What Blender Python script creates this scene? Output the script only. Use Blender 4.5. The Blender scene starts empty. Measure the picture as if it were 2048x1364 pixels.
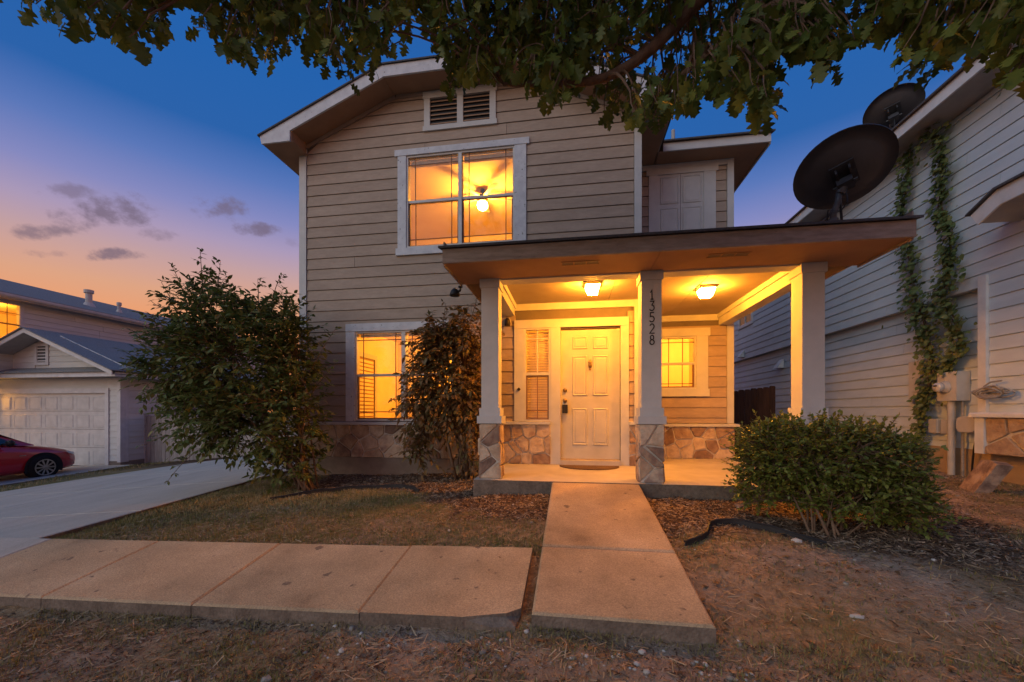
import bpy, math, random
import numpy as np
from mathutils import Vector, Matrix, Euler
rad = math.radians
sc = bpy.context.scene
col = sc.collection
random.seed(7); RNG = np.random.default_rng(11)

# ------------------------------------------------------------------ camera
cd = bpy.data.cameras.new('camera'); cam = bpy.data.objects.new('camera', cd); col.objects.link(cam)
cd.sensor_width = 36.0; cd.lens = 13.99; cd.shift_y = 0.0693; cd.clip_start = .05; cd.clip_end = 900
EYE = .82                                    # height over the porch floor (world z = 0)
cam.location = (0, 0, EYE); cam.rotation_euler = (rad(90), 0, rad(8.5))
sc.camera = cam

# ------------------------------------------------------------------ world: dusk sky
FILL_DIR = Vector((-.62, -.78, 0)).normalized()  # direction of the added fill light: over the viewer's left shoulder
w = bpy.data.worlds.new('World'); sc.world = w; w.use_nodes = True
nt = w.node_tree; nt.nodes.clear(); N = nt.nodes.new; L = nt.links.new
out = N('ShaderNodeOutputWorld'); bg = N('ShaderNodeBackground'); L(bg.outputs[0], out.inputs[0])
tc = N('ShaderNodeTexCoord'); nrm = N('ShaderNodeVectorMath'); nrm.operation = 'NORMALIZE'; L(tc.outputs['Generated'], nrm.inputs[0])
sep = N('ShaderNodeSeparateXYZ'); L(nrm.outputs[0], sep.inputs[0])
ramp = N('ShaderNodeValToRGB'); L(sep.outputs['Z'], ramp.inputs[0])
stops = [(0.0, (.80, .27, .085)), (.16, (.80, .31, .125)), (.225, (.67, .34, .21)), (.285, (.50, .32, .33)), (.33, (.37, .29, .44)),
         (.38, (.215, .23, .48)), (.44, (.095, .17, .445)), (.50, (.022, .112, .37)), (.60, (.016, .110, .38)), (1.0, (.02, .085, .29))]
er = ramp.color_ramp
er.elements[0].position, er.elements[0].color = stops[0][0], (*stops[0][1], 1)
er.elements[1].position, er.elements[1].color = stops[-1][0], (*stops[-1][1], 1)
for p, c_ in stops[1:-1]:
    e = er.elements.new(p); e.color = (*c_, 1)
sky = N('ShaderNodeTexSky'); sky.sky_type = 'NISHITA'; sky.sun_disc = False
sky.sun_elevation = rad(3.0); sky.sun_rotation = math.atan2(FILL_DIR.x, FILL_DIR.y)
skm = N('ShaderNodeMixRGB'); skm.blend_type = 'ADD'; skm.inputs[0].default_value = .002
L(ramp.outputs[0], skm.inputs[1]); L(sky.outputs[0], skm.inputs[2])
# small flat clouds low in the glow: soft noise-edged lenses on the dome
nz = N('ShaderNodeTexNoise'); nz.inputs['Scale'].default_value = 20; nz.inputs['Detail'].default_value = 6; nz.inputs['Roughness'].default_value = .62
mp = N('ShaderNodeMapping'); mp.inputs['Scale'].default_value = (1.1, 1.1, 1.5); L(nrm.outputs[0], mp.inputs[0]); L(mp.outputs[0], nz.inputs['Vector'])
def dvec(az, el): return Vector((math.sin(az)*math.cos(el), math.cos(az)*math.cos(el), math.sin(el)))
CL = [(-53.4, 19.5, .088, .036, 1.), (-56.6, 20.3, .05, .016, .7), (-50.2, 18.6, .04, .016, .6), (-44.8, 22.4, .055, .028, .95), (-41.2, 21.2, .056, .016, 1.),
      (-53.6, 15.6, .044, .013, 1.), (-58.3, 16.2, .050, .015, .85), (-58.8, 14.3, .04, .009, .55), (-37.4, 20.6, .02, .016, .3), (-75, 18, .1, .02, .9),
      (-95, 20, .12, .022, .8), (30, 17, .1, .018, .6), (120, 18, .12, .02, .7), (170, 22, .13, .02, .6), (-140, 19, .12, .02, .7)]
acc = None
for az, el, cw, ch, amt in CL:
    c_ = dvec(rad(az), rad(el)); t1 = Vector((.989, .148, 0)); t1 = (t1 - c_*t1.dot(c_)).normalized() if c_.y > 0 else Vector((c_.y, -c_.x, 0)).normalized(); t2 = t1.cross(c_)
    q = []
    for t_, s_ in ((t1, cw), (t2, ch)):
        dn = N('ShaderNodeVectorMath'); dn.operation = 'DOT_PRODUCT'; L(nrm.outputs[0], dn.inputs[0]); dn.inputs[1].default_value = t_ / s_
        sb = N('ShaderNodeMath'); sb.operation = 'ADD'; L(dn.outputs['Value'], sb.inputs[0]); sb.inputs[1].default_value = -(t_ / s_).dot(c_)
        pw = N('ShaderNodeMath'); pw.operation = 'MULTIPLY'; L(sb.outputs[0], pw.inputs[0]); L(sb.outputs[0], pw.inputs[1]); q.append(pw)
    ad = N('ShaderNodeMath'); L(q[0].outputs[0], ad.inputs[0]); L(q[1].outputs[0], ad.inputs[1])
    m1 = N('ShaderNodeMath'); m1.operation = 'MULTIPLY_ADD'; L(nz.outputs[0], m1.inputs[0]); m1.inputs[1].default_value = 3.6; m1.inputs[2].default_value = -1.25
    m2 = N('ShaderNodeMath'); m2.operation = 'SUBTRACT'; L(m1.outputs[0], m2.inputs[0]); L(ad.outputs[0], m2.inputs[1])
    fr = N('ShaderNodeVectorMath'); fr.operation = 'DOT_PRODUCT'; L(nrm.outputs[0], fr.inputs[0]); fr.inputs[1].default_value = c_
    gt = N('ShaderNodeMath'); gt.operation = 'GREATER_THAN'; L(fr.outputs['Value'], gt.inputs[0]); gt.inputs[1].default_value = .8
    mr = N('ShaderNodeMapRange'); mr.interpolation_type = 'SMOOTHSTEP'; L(m2.outputs[0], mr.inputs[0]); mr.inputs[1].default_value = -.15; mr.inputs[2].default_value = .85; mr.inputs[4].default_value = amt
    m4 = N('ShaderNodeMath'); m4.operation = 'MULTIPLY'; L(mr.outputs[0], m4.inputs[0]); L(gt.outputs[0], m4.inputs[1])
    if acc is None: acc = m4
    else:
        mx = N('ShaderNodeMath'); mx.operation = 'MAXIMUM'; L(acc.outputs[0], mx.inputs[0]); L(m4.outputs[0], mx.inputs[1]); acc = mx
sm = N('ShaderNodeMath'); sm.operation = 'MULTIPLY'; L(acc.outputs[0], sm.inputs[0]); sm.inputs[1].default_value = .78
cm = N('ShaderNodeMixRGB'); L(sm.outputs[0], cm.inputs[0]); L(skm.outputs[0], cm.inputs[1]); cm.inputs[2].default_value = (.155, .115, .165, 1)
L(cm.outputs[0], bg.inputs[0]); bg.inputs[1].default_value = 1.0

# ------------------------------------------------------------------ soft fill light added behind the viewer to lift the facade
sl = bpy.data.lights.new('fill_sun', 'SUN'); sl.energy = 1.08; sl.angle = rad(60); sl.color = (.92, 1.0, .97)
so = bpy.data.objects.new('fill_sun', sl); col.objects.link(so)
so.rotation_euler = (-(FILL_DIR * math.cos(rad(23)) + Vector((0, 0, math.sin(rad(23)))))).to_track_quat('-Z', 'Y').to_euler()

vs = sc.view_settings; vs.view_transform = 'Standard'; vs.look = 'None'; vs.exposure = 0.12; vs.gamma = 1; vs.use_curve_mapping = False
sc.render.film_transparent = False
sc.cycles.use_denoising = True
sc.cycles.max_bounces = 8; sc.cycles.transparent_max_bounces = 16
sc.cycles.sample_clamp_indirect = 6.0

# ------------------------------------------------------------------ helpers
AMBER = (1.0, .44, .085)
def mk(name, c1, c2=None, scale=6, rough=.75, bump=.15, bscale=80, orand=0, attr=None, metallic=0, spec=.3, detail=5, stretch=None, speck=None, transl=0, coat=0, mid=.5, wid=.35, fine=None):
    m = bpy.data.materials.new(name); m.use_nodes = True
    nt = m.node_tree; b = nt.nodes['Principled BSDF']; N = nt.nodes.new; L = nt.links.new
    b.inputs['Roughness'].default_value = rough; b.inputs['Metallic'].default_value = metallic
    b.inputs['Specular IOR Level'].default_value = spec; b.inputs['Coat Weight'].default_value = coat
    tc = N('ShaderNodeTexCoord'); vec = tc.outputs['Object']
    oi = N('ShaderNodeObjectInfo')
    if orand:
        ofs = N('ShaderNodeVectorMath'); ofs.operation = 'ADD'; sca = N('ShaderNodeMath'); sca.operation = 'MULTIPLY'; sca.inputs[1].default_value = 37
        L(oi.outputs['Random'], sca.inputs[0]); L(vec, ofs.inputs[0]); L(sca.outputs[0], ofs.inputs[1]); vec = ofs.outputs[0]
    if stretch:
        mp = N('ShaderNodeMapping'); mp.inputs['Scale'].default_value = stretch; L(vec, mp.inputs[0]); vec = mp.outputs[0]
    n1 = N('ShaderNodeTexNoise'); n1.inputs['Scale'].default_value = scale; n1.inputs['Detail'].default_value = detail; n1.inputs['Roughness'].default_value = .6; L(vec, n1.inputs['Vector'])
    mr = N('ShaderNodeMapRange'); mr.inputs[1].default_value = mid - wid/2; mr.inputs[2].default_value = mid + wid/2; L(n1.outputs[0], mr.inputs[0])
    fac = mr.outputs[0]
    if attr or orand >= .9:
        at = N('ShaderNodeAttribute'); at.attribute_name = attr or 'rnd'
        a1 = N('ShaderNodeMath'); L(at.outputs['Fac'], a1.inputs[0]); L(oi.outputs['Random'], a1.inputs[1])
        a2 = N('ShaderNodeMath'); a2.operation = 'FRACT'; L(a1.outputs[0], a2.inputs[0])
        a3 = N('ShaderNodeMath'); a3.operation = 'MULTIPLY_ADD'; L(fac, a3.inputs[0]); a3.inputs[1].default_value = .35; 
        a4 = N('ShaderNodeMath'); a4.operation = 'MULTIPLY'; a4.inputs[1].default_value = .75; L(a2.outputs[0], a4.inputs[0]); L(a4.outputs[0], a3.inputs[2]); fac = a3.outputs[0]
    if isinstance(c1, list):
        cr = N('ShaderNodeValToRGB'); L(fac, cr.inputs[0]); el = cr.color_ramp.elements
        el[0].color = (*c1[0], 1); el[1].color = (*c1[-1], 1)
        for i, c_ in enumerate(c1[1:-1]): e = el.new((i+1)/(len(c1)-1)); e.color = (*c_, 1)
        cout = cr.outputs[0]
    else:
        if c2 is None: c2 = tuple(x*.82 for x in c1)
        mx = N('ShaderNodeMixRGB'); mx.inputs[1].default_value = (*c1, 1); mx.inputs[2].default_value = (*c2, 1); L(fac, mx.inputs[0]); cout = mx.outputs[0]
    if orand and orand < .9:
        hs = N('ShaderNodeHueSaturation'); v_ = N('ShaderNodeMath'); v_.operation = 'MULTIPLY_ADD'; v_.inputs[1].default_value = orand; v_.inputs[2].default_value = 1 - orand/2
        L(oi.outputs['Random'], v_.inputs[0]); L(v_.outputs[0], hs.inputs['Value']); L(cout, hs.inputs['Color']); cout = hs.outputs[0]
    if speck:
        thr, scol, ssc = speck
        n3 = N('ShaderNodeTexNoise'); n3.inputs['Scale'].default_value = ssc; n3.inputs['Detail'].default_value = 4; L(vec, n3.inputs['Vector'])
        mr3 = N('ShaderNodeMapRange'); mr3.inputs[1].default_value = thr; mr3.inputs[2].default_value = thr + .04; L(n3.outputs[0], mr3.inputs[0])
        mx3 = N('ShaderNodeMixRGB'); mx3.inputs[2].default_value = (*scol, 1); L(cout, mx3.inputs[1]); L(mr3.outputs[0], mx3.inputs[0]); cout = mx3.outputs[0]
    if fine:
        fs, lo, hi = fine
        n4 = N('ShaderNodeTexNoise'); n4.inputs['Scale'].default_value = fs; n4.inputs['Detail'].default_value = 3; n4.inputs['Roughness'].default_value = .7; L(vec, n4.inputs['Vector'])
        mr4 = N('ShaderNodeMapRange'); mr4.inputs[1].default_value = .32; mr4.inputs[2].default_value = .68; mr4.inputs[3].default_value = lo; mr4.inputs[4].default_value = hi; L(n4.outputs[0], mr4.inputs[0])
        mx4 = N('ShaderNodeVectorMath'); mx4.operation = 'SCALE'; L(cout, mx4.inputs[0]); L(mr4.outputs[0], mx4.inputs['Scale']); cout = mx4.outputs[0]
    L(cout, b.inputs['Base Color'])
    if bump:
        n2 = N('ShaderNodeTexNoise'); n2.inputs['Scale'].default_value = bscale; n2.inputs['Detail'].default_value = 4; L(vec, n2.inputs['Vector'])
        bp = N('ShaderNodeBump'); bp.inputs['Strength'].default_value = bump; bp.inputs['Distance'].default_value = .02; L(n2.outputs[0], bp.inputs['Height']); L(bp.outputs[0], b.inputs['Normal'])
    if transl:
        tr = N('ShaderNodeBsdfTranslucent'); L(cout, tr.inputs[0]); ms = N('ShaderNodeMixShader'); ms.inputs[0].default_value = transl
        L(b.outputs[0], ms.inputs[1]); L(tr.outputs[0], ms.inputs[2]); L(ms.outputs[0], nt.nodes['Material Output'].inputs[0])
    return m
def emis(name, c, s):
    m = bpy.data.materials.new(name); m.use_nodes = True; nt = m.node_tree; nt.nodes.clear()
    e = nt.nodes.new('ShaderNodeEmission'); e.inputs[0].default_value = (*c, 1); e.inputs[1].default_value = s
    # a little brightness play over the shade
    o = nt.nodes.new('ShaderNodeOutputMaterial'); nt.links.new(e.outputs[0], o.inputs[0]); return m
def glass(name, tint=(1, 1, 1)):
    m = bpy.data.materials.new(name); m.use_nodes = True; nt = m.node_tree; nt.nodes.clear(); N = nt.nodes.new; L = nt.links.new
    t = N('ShaderNodeBsdfTransparent'); t.inputs[0].default_value = (*tint, 1); g = N('ShaderNodeBsdfGlossy'); g.inputs['Roughness'].default_value = .03
    f = N('ShaderNodeFresnel'); f.inputs[0].default_value = 1.28; x = N('ShaderNodeMixShader'); o = N('ShaderNodeOutputMaterial')
    L(f.outputs[0], x.inputs[0]); L(t.outputs[0], x.inputs[1]); L(g.outputs[0], x.inputs[2]); L(x.outputs[0], o.inputs[0]); return m

class MB:
    def __init__(s): s.v = []; s.f = []
    def add(s, vs, fs):
        o = len(s.v); s.v += [tuple(p) for p in vs]; s.f += [tuple(i + o for i in f) for f in fs]; return s
    def box(s, x0, x1, y0, y1, z0, z1):
        return s.add([(x, y, z) for z in (z0, z1) for y in (y0, y1) for x in (x0, x1)],
                     [(0, 2, 3, 1), (4, 5, 7, 6), (0, 1, 5, 4), (2, 6, 7, 3), (0, 4, 6, 2), (1, 3, 7, 5)])
    def prism(s, poly, ax, a, b):
        # poly: 2D points in the other two axes (order x,y,z without ax); extruded along ax from a to b
        def P(p, t):
            return {'x': (t, p[0], p[1]), 'y': (p[0], t, p[1]), 'z': (p[0], p[1], t)}[ax]
        n = len(poly); vs = [P(p, a) for p in poly] + [P(p, b) for p in poly]
        return s.add(vs, [tuple(range(n))[::-1], tuple(range(n, 2*n))] + [(i, (i+1) % n, (i+1) % n + n, i + n) for i in range(n)])
    def tube(s, pts, r, n=8, r1=None, cap=True):
        pts = [Vector(p) for p in pts]; k = len(pts); r1 = r if r1 is None else r1; vs = []; up = Vector((.13, .31, .94))
        for i, p in enumerate(pts):
            d = (pts[min(i+1, k-1)] - pts[max(i-1, 0)]).normalized()
            u = d.cross(up); u = u.normalized() if u.length > 1e-4 else d.orthogonal().normalized(); v = d.cross(u)
            rr = r + (r1 - r) * i / max(1, k-1)
            vs += [p + (u*math.cos(2*math.pi*j/n) + v*math.sin(2*math.pi*j/n))*rr for j in range(n)]
        fs = [(i*n+j, i*n+(j+1) % n, (i+1)*n+(j+1) % n, (i+1)*n+j) for i in range(k-1) for j in range(n)]
        if cap: fs += [tuple(range(n))[::-1], tuple(range((k-1)*n, k*n))]
        return s.add(vs, fs)
    def lathe(s, prof, origin, axis='z', n=20):
        o = Vector(origin); vs = []
        for r, h in prof:
            for j in range(n):
                a = 2*math.pi*j/n; c_, d = r*math.cos(a), r*math.sin(a)
                vs.append(o + Vector({'z': (c_, d, h), 'y': (c_, h, d), 'x': (h, c_, d)}[axis]))
        k = len(prof)
        return s.add(vs, [(i*n+j, i*n+(j+1) % n, (i+1)*n+(j+1) % n, (i+1)*n+j) for i in range(k-1) for j in range(n)] + [tuple(range(n))[::-1], tuple(range((k-1)*n, k*n))])
    def mesh(s, name, smooth=False):
        me = bpy.data.meshes.new(name); me.from_pydata(s.v, [], s.f); me.update()
        if smooth:
            for p in me.polygons: p.use_smooth = True
        return me
    def build(s, name, mat, parent=None, smooth=False, **k):
        return lk(name, s.mesh(name, smooth), mat, parent, **k)

def lk(name, me, mat, parent=None, label=None, cat=None, group=None, kind=None, mw=None):
    o = bpy.data.objects.new(name, me); col.objects.link(o)
    if mat is not None and me is not None:
        if len(me.materials) == 0: me.materials.append(mat)
    if parent is not None:
        o.parent = parent
        if parent.type == 'EMPTY': o.matrix_parent_inverse = Matrix.Translation(-Vector(parent.location))
    if mw is not None: o.matrix_basis = mw
    if label: o['label'] = label
    if cat: o['category'] = cat
    if group: o['group'] = group
    if kind: o['kind'] = kind
    return o
def thing(name, label, cat, loc=(0, 0, 0), group=None, kind=None):
    o = bpy.data.objects.new(name, None); col.objects.link(o); o.location = loc; o.empty_display_size = .1
    if label: o['label'] = label
    if cat: o['category'] = cat
    if group: o['group'] = group
    if kind: o['kind'] = kind
    return o
def bulk_mesh(name, tv, tf, mats, rnd=None):
    # many copies of one small triangle template in ONE mesh (tv: n x 3, tf: m x 3, mats: k x 4 x 4)
    tv = np.asarray(tv, float); tf = np.asarray(tf, int); k = len(mats); n = len(tv); m = len(tf)
    hv = np.hstack([tv, np.ones((n, 1))])
    V = np.einsum('kij,nj->kni', np.asarray(mats), hv)[:, :, :3].reshape(-1, 3)
    F = (tf[None] + (np.arange(k)*n)[:, None, None]).reshape(-1, 3)
    me = bpy.data.meshes.new(name); me.vertices.add(len(V)); me.vertices.foreach_set('co', V.astype(np.float32).ravel())
    me.loops.add(F.size); me.loops.foreach_set('vertex_index', F.ravel().astype(np.int32))
    me.polygons.add(len(F)); me.polygons.foreach_set('loop_start', (np.arange(len(F))*3).astype(np.int32))
    try: me.polygons.foreach_set('loop_total', np.full(len(F), 3, np.int32))
    except Exception: pass
    a = me.attributes.new('rnd', 'FLOAT', 'POINT'); r = RNG.random(k) if rnd is None else np.asarray(rnd)
    a.data.foreach_set('value', np.repeat(r, n).astype(np.float32))
    me.update(calc_edges=True); me.validate(); return me

# ------------------------------------------------------------------ materials
M = {}
M['siding'] = mk('siding_tan', (.40, .31, .24), (.34, .26, .20), 2.2, .8, .10, 160, orand=.12, stretch=(1, 1, 4), fine=(9, .90, 1.05))
M['sheath'] = mk('sheathing', (.16, .13, .115), None, 4)
M['trim'] = mk('white_trim', (.54, .53, .51), (.47, .465, .45), 5, .6, .08, 60)
M['trimw'] = mk('weathered_trim', (.60, .61, .63), (.47, .48, .51), 7, .7, .2, 50, speck=(.66, (.2, .19, .18), 24))
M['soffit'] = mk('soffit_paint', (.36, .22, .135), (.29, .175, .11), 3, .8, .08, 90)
M['ceil'] = mk('porch_ceiling', (.40, .33, .25), (.34, .275, .20), 2.5, .8, .12, 120)
M['frieze'] = mk('frieze_paint', (.33, .27, .235), None, 4)
M['fasciap'] = mk('porch_fascia', (.36, .29, .245), (.24, .185, .15), 6, .8, .15, 40, stretch=(1, 1, 5), speck=(.70, (.10, .07, .05), 14))
M['shingle'] = mk('asphalt_shingle', (.10, .10, .105), (.06, .06, .065), 40, .9, .5, 120)
M['mortar'] = mk('mortar', (.62, .56, .48), (.50, .45, .38), 20, .9, .5, 90)
M['stone'] = mk('veneer_stone', [(.13, .085, .065), (.25, .16, .115), (.40, .285, .19), (.58, .46, .33), (.30, .205, .16)], scale=7, rough=.9, bump=.9, bscale=22, orand=.95)
M['conc'] = mk('concrete_walk', [(.27, .18, .10), (.47, .325, .18), (.58, .405, .23), (.70, .505, .30)], scale=1.7, rough=.88, bump=.5, bscale=150, detail=12, wid=.55, speck=(.675, (.24, .165, .105), 9), fine=(95, .66, 1.16))
M['drive'] = mk('concrete_drive', (.53, .475, .385), (.39, .35, .285), 1.2, .85, .2, 110, detail=9, wid=.5, stretch=(2.5, .6, 1), fine=(60, .8, 1.1))
M['edge'] = mk('concrete_edge_soil_shade', (.21, .165, .125), (.13, .10, .075), 7, .95, .5, 60, fine=(40, .75, 1.15))  # soil-stained slab sides, with shade painted in to offset the fill light
M['found'] = mk('foundation_concrete', (.25, .205, .165), (.18, .145, .115), 5, .9, .3, 60)
M['slab'] = mk('porch_slab', (.52, .47, .41), (.42, .37, .31), 3, .7, .15, 90, detail=7)
M['door'] = mk('door_paint', (.54, .50, .42), None, 3, .5, .03, 60)
M['dark'] = mk('dark_bronze', (.035, .028, .022), None, 9, .45, .05, 60, metallic=.4)
M['black'] = mk('black_plastic', (.018, .018, .02), None, 9, .5, .05, 60)
M['brass'] = mk('aged_brass', (.30, .20, .09), None, 12, .4, .05, 60, metallic=.8)
M['vinyl'] = mk('window_vinyl', (.60, .58, .55), None, 8, .5, 0)
M['muntin'] = mk('muntin', (.22, .12, .08), None, 9, .6, 0)
M['glass'] = glass('window_glass')
M['blind'] = mk('blind_slats', (.72, .60, .48), None, 8, .7, 0, transl=.25)
M['room'] = mk('room_paint', (.80, .66, .44), (.74, .58, .36), 1.5, .85, .05, 40)
M['roomfloor'] = mk('room_floor', (.30, .2, .12), None, 4)
M['mat'] = mk('coir_mat', (.20, .12, .06), (.13, .08, .045), 90, .95, .8, 200)
M['lampglass'] = emis('lamp_glass', (1.0, .345, .026), 510)
M['globe'] = emis('lamp_globe', (1.0, .41, .04), 470)
M['lantern'] = emis('lantern_glass', (1.0, .42, .05), 130)
M['rsid'] = mk('siding_pale', (.55, .62, .67), (.48, .545, .59), 2.0, .8, .08, 160, orand=.08, stretch=(1, 1, 4))
M['rtrim'] = mk('pale_trim', (.68, .69, .69), None, 5, .65, .06, 60)
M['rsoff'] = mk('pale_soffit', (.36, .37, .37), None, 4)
M['tanfound'] = mk('tan_foundation', (.40, .29, .18), (.31, .22, .135), 4, .9, .3, 50)
M['metalbox'] = mk('grey_enclosure', (.52, .50, .46), (.44, .42, .39), 6, .55, .05, 50)
M['pvc'] = mk('grey_conduit', (.45, .43, .40), None, 6, .6, .03, 60)
M['cable'] = mk('cable_jacket', (.34, .32, .30), (.2, .19, .18), 12, .6, 0)
M['bark'] = mk('oak_bark', (.16, .105, .075), (.085, .055, .042), 14, .95, 1.0, 30, stretch=(1, 1, .4))
M['stem'] = mk('shrub_stem', (.20, .13, .085), (.12, .08, .05), 20, .9, .3, 60)
M['oak'] = mk('oak_leaf', [(.040, .068, .016), (.065, .10, .02), (.095, .135, .026), (.15, .175, .034)], scale=9, rough=.5, bump=0, attr='rnd', spec=.35, transl=.35)
M['leaf1'] = mk('shrub_leaf_dark', [(.06, .095, .028), (.095, .135, .035), (.14, .17, .045), (.21, .18, .055)], scale=9, rough=.5, bump=0, attr='rnd', spec=.3, transl=.25)
M['leaf2'] = mk('shrub_leaf_brown', [(.085, .085, .032), (.135, .11, .04), (.20, .12, .05), (.24, .135, .06)], scale=9, rough=.5, bump=0, attr='rnd', spec=.3, transl=.25)
M['leaf3'] = mk('bush_leaf', [(.09, .12, .022), (.13, .165, .03), (.175, .20, .038), (.24, .25, .055)], scale=9, rough=.42, bump=0, attr='rnd', spec=.4, transl=.2)
M['vine'] = mk('vine_leaf', [(.07, .115, .04), (.11, .155, .05), (.15, .185, .06), (.21, .21, .08)], scale=9, rough=.6, bump=0, attr='rnd', transl=.25)
M['grass'] = mk('grass_blade', [(.10, .125, .035), (.18, .175, .055), (.30, .235, .10), (.42, .33, .17)], scale=5, rough=.8, bump=0, attr='rnd', transl=.2)
M['chip'] = mk('mulch_chip', [(.045, .026, .016), (.095, .056, .034), (.19, .125, .08), (.36, .27, .19)], scale=5, rough=.95, bump=0, attr='rnd')
M['pebble'] = mk('pebble', [(.14, .12, .10), (.26, .23, .19), (.42, .39, .34), (.55, .52, .47)], scale=9, rough=.9, bump=.2, attr='rnd')
M['edging'] = mk('edging_plastic', (.02, .02, .022), (.035, .033, .033), 9, .5, .1, 60)
M['fenceg'] = mk('fence_weathered', (.42, .38, .345), (.28, .25, .225), 8, .9, .5, 30, orand=.3, stretch=(3, 3, .3))
M['fenced'] = mk('fence_dark', (.075, .045, .035), (.04, .026, .022), 8, .9, .5, 30, orand=.4, stretch=(3, 3, .3))
M['lsid'] = mk('siding_grey', (.60, .60, .57), (.53, .53, .50), 2.0, .8, .08, 160, orand=.08, stretch=(1, 1, 4))
M['ltrim'] = mk('grey_trim', (.62, .61, .60), None, 5, .7, .05, 60)
M['lroof'] = mk('grey_shingles', (.29, .285, .275), (.17, .17, .165), 30, .95, .8, 55, stretch=(1, 1, 3))
M['gdoor'] = mk('garage_door_paint', (.58, .56, .53), None, 4, .6, .04, 60)
M['redcar'] = mk('red_car_paint', (.48, .012, .03), (.42, .01, .026), 3, .28, 0, coat=1.0, spec=.5)
M['carglass'] = mk('car_glass', (.02, .03, .035), None, 3, .06, 0, spec=.8)
M['tyre'] = mk('tyre_rubber', (.012, .012, .012), None, 9, .8, .1, 60)
M['alloy'] = mk('alloy_rim', (.55, .55, .56), None, 9, .3, 0, metallic=.9)
M['headl'] = mk('headlight_lens', (.55, .55, .55), None, 6, .1, 0, coat=1, spec=.6)
M['dish'] = mk('dish_enamel', (.11, .105, .11), (.08, .076, .08), 3, .42, .03, 60)
M['dishmetal'] = mk('galvanised_mount', (.10, .10, .105), (.06, .06, .065), 9, .5, .1, 60, metallic=.5)
M['lime'] = mk('limestone', [(.12, .08, .065), (.22, .15, .115), (.36, .26, .19), (.42, .32, .24)], scale=6, rough=.9, bump=.6, bscale=18)

# ------------------------------------------------------------------ ground levels
def itp(x, xs, ys): return np.interp(x, xs, ys)
def C_(Y): return itp(Y, [-8, 1.0, 1.6, 2.2, 3.0, 3.8, 4.7, 6.3, 20], [-.64, -.49, -.462, -.425, -.262, -.19, -.14, -.115, -.10])
def DR(Y): return itp(Y, [-8, 2.2, 3.03, 9.5, 30], [-.62, -.49, -.37, -.066, 0.0])
def LG(Y): return itp(Y, [-8, 1.6, 2.15, 2.3, 3.03, 9.5, 30], [-.70, -.61, -.598, -.56, -.405, -.106, -.04])
def ground(X, Y):
    X = np.asarray(X, float); Y = np.asarray(Y, float)
    t = np.clip((X + 5)/5, 0, 1); near = LG(Y)*(1-t) + C_(Y)*t
    far = LG(Y) - .085*np.clip(-5 - X, 0, 11)
    return np.where(X >= -5, near, far)
def drive_z(X, Y): return DR(Y) - .085*max(0, min(-5 - X, 11))
def walk_z(Y): return -.004 - .1325*(4.71 - Y)
def side_z(X, Y): return -.352 + (Y - 2.26)*.168 + .030*(X + .3)

# ground sheet, fine near the house and coarse to the horizon
def graded(a, b, step, far):
    c_ = list(np.arange(a, b + 1e-6, step)); d = step; x = b
    while x < far: d *= 1.35; x += d; c_.append(x)
    d = step; x = a; lo = []
    while x > -far: d *= 1.35; x -= d; lo.append(x)
    return np.array(lo[::-1] + c_)
gx = graded(-6.4, 6.4, .07, 420); gy = graded(.9, 7.2, .07, 420)
GX, GY = np.meshgrid(gx, gy); GZ = ground(GX, GY)
def vnoise(X, Y, s, seed):
    r = np.random.default_rng(seed); t = r.random((256, 256)); x = X*s; y = Y*s
    xi = np.floor(x).astype(int); yi = np.floor(y).astype(int); fx = x - xi; fy = y - yi; fx = fx*fx*(3-2*fx); fy = fy*fy*(3-2*fy)
    g = lambda a, b: t[a % 256, b % 256]
    return (g(xi, yi)*(1-fx) + g(xi+1, yi)*fx)*(1-fy) + (g(xi, yi+1)*(1-fx) + g(xi+1, yi+1)*fx)*fy
GZ = GZ + (vnoise(GX, GY, 1.3, 1) - .5)*.03 + (vnoise(GX, GY, 6, 2) - .5)*.022 + (vnoise(GX, GY, 14, 3) - .5)*.012 - .008
def mulch_at(X, Y):
    eY = itp(X, [-4.3, -3.9, -3.6, -3.3, -2.5, -2.0, -1.5, -1.0, -.3, .75, 1.1, 1.36, 1.65, 1.96, 2.6, 3.3, 3.7, 4.2], [9, 5.6, 4.75, 4.9, 5.18, 5.0, 4.35, 3.85, 3.7, 3.45, 3.6, 3.83, 3.75, 3.5, 3.15, 3.4, 4.2, 9])
    return np.clip((Y - eY)/.35 + (vnoise(X, Y, 5, 8) - .5)*1.3 + .5, 0, 1)
def green_at(X, Y):
    g = vnoise(X, Y, 1.1, 21)*.6 + vnoise(X, Y, 4, 22)*.4
    lawn = np.clip((-X - .6)/1.5, 0, 1)*np.clip((5.3 - Y)/.5, 0, 1)*np.clip((Y - 2.9)/.3, 0, 1)
    return np.clip((g - .45)*2.2 + lawn*.45 + np.clip((-X - 6)/3, 0, 1)*.5, 0, 1)
def bare_at(X, Y):   # dusty bare soil: the worn right side and along the front of the walk
    b = np.clip((X - .9)/1.4, 0, 1)*.55 + np.exp(-((Y - 2.05)/.22)**2)*np.clip((X + 2.2)/1.5, 0, 1)*.6
    return np.clip(b + (vnoise(X, Y, 2.2, 31) - .5)*1.1, 0, 1)
nx, ny = len(gx), len(gy)
me = bpy.data.meshes.new('ground')
idx = np.arange(nx*ny).reshape(ny, nx)
quads = np.stack([idx[:-1, :-1], idx[:-1, 1:], idx[1:, 1:], idx[1:, :-1]], -1).reshape(-1, 4)
me.from_pydata(np.stack([GX, GY, GZ], -1).reshape(-1, 3).tolist(), [], quads.tolist()); me.update()
for p in me.polygons: p.use_smooth = True
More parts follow.
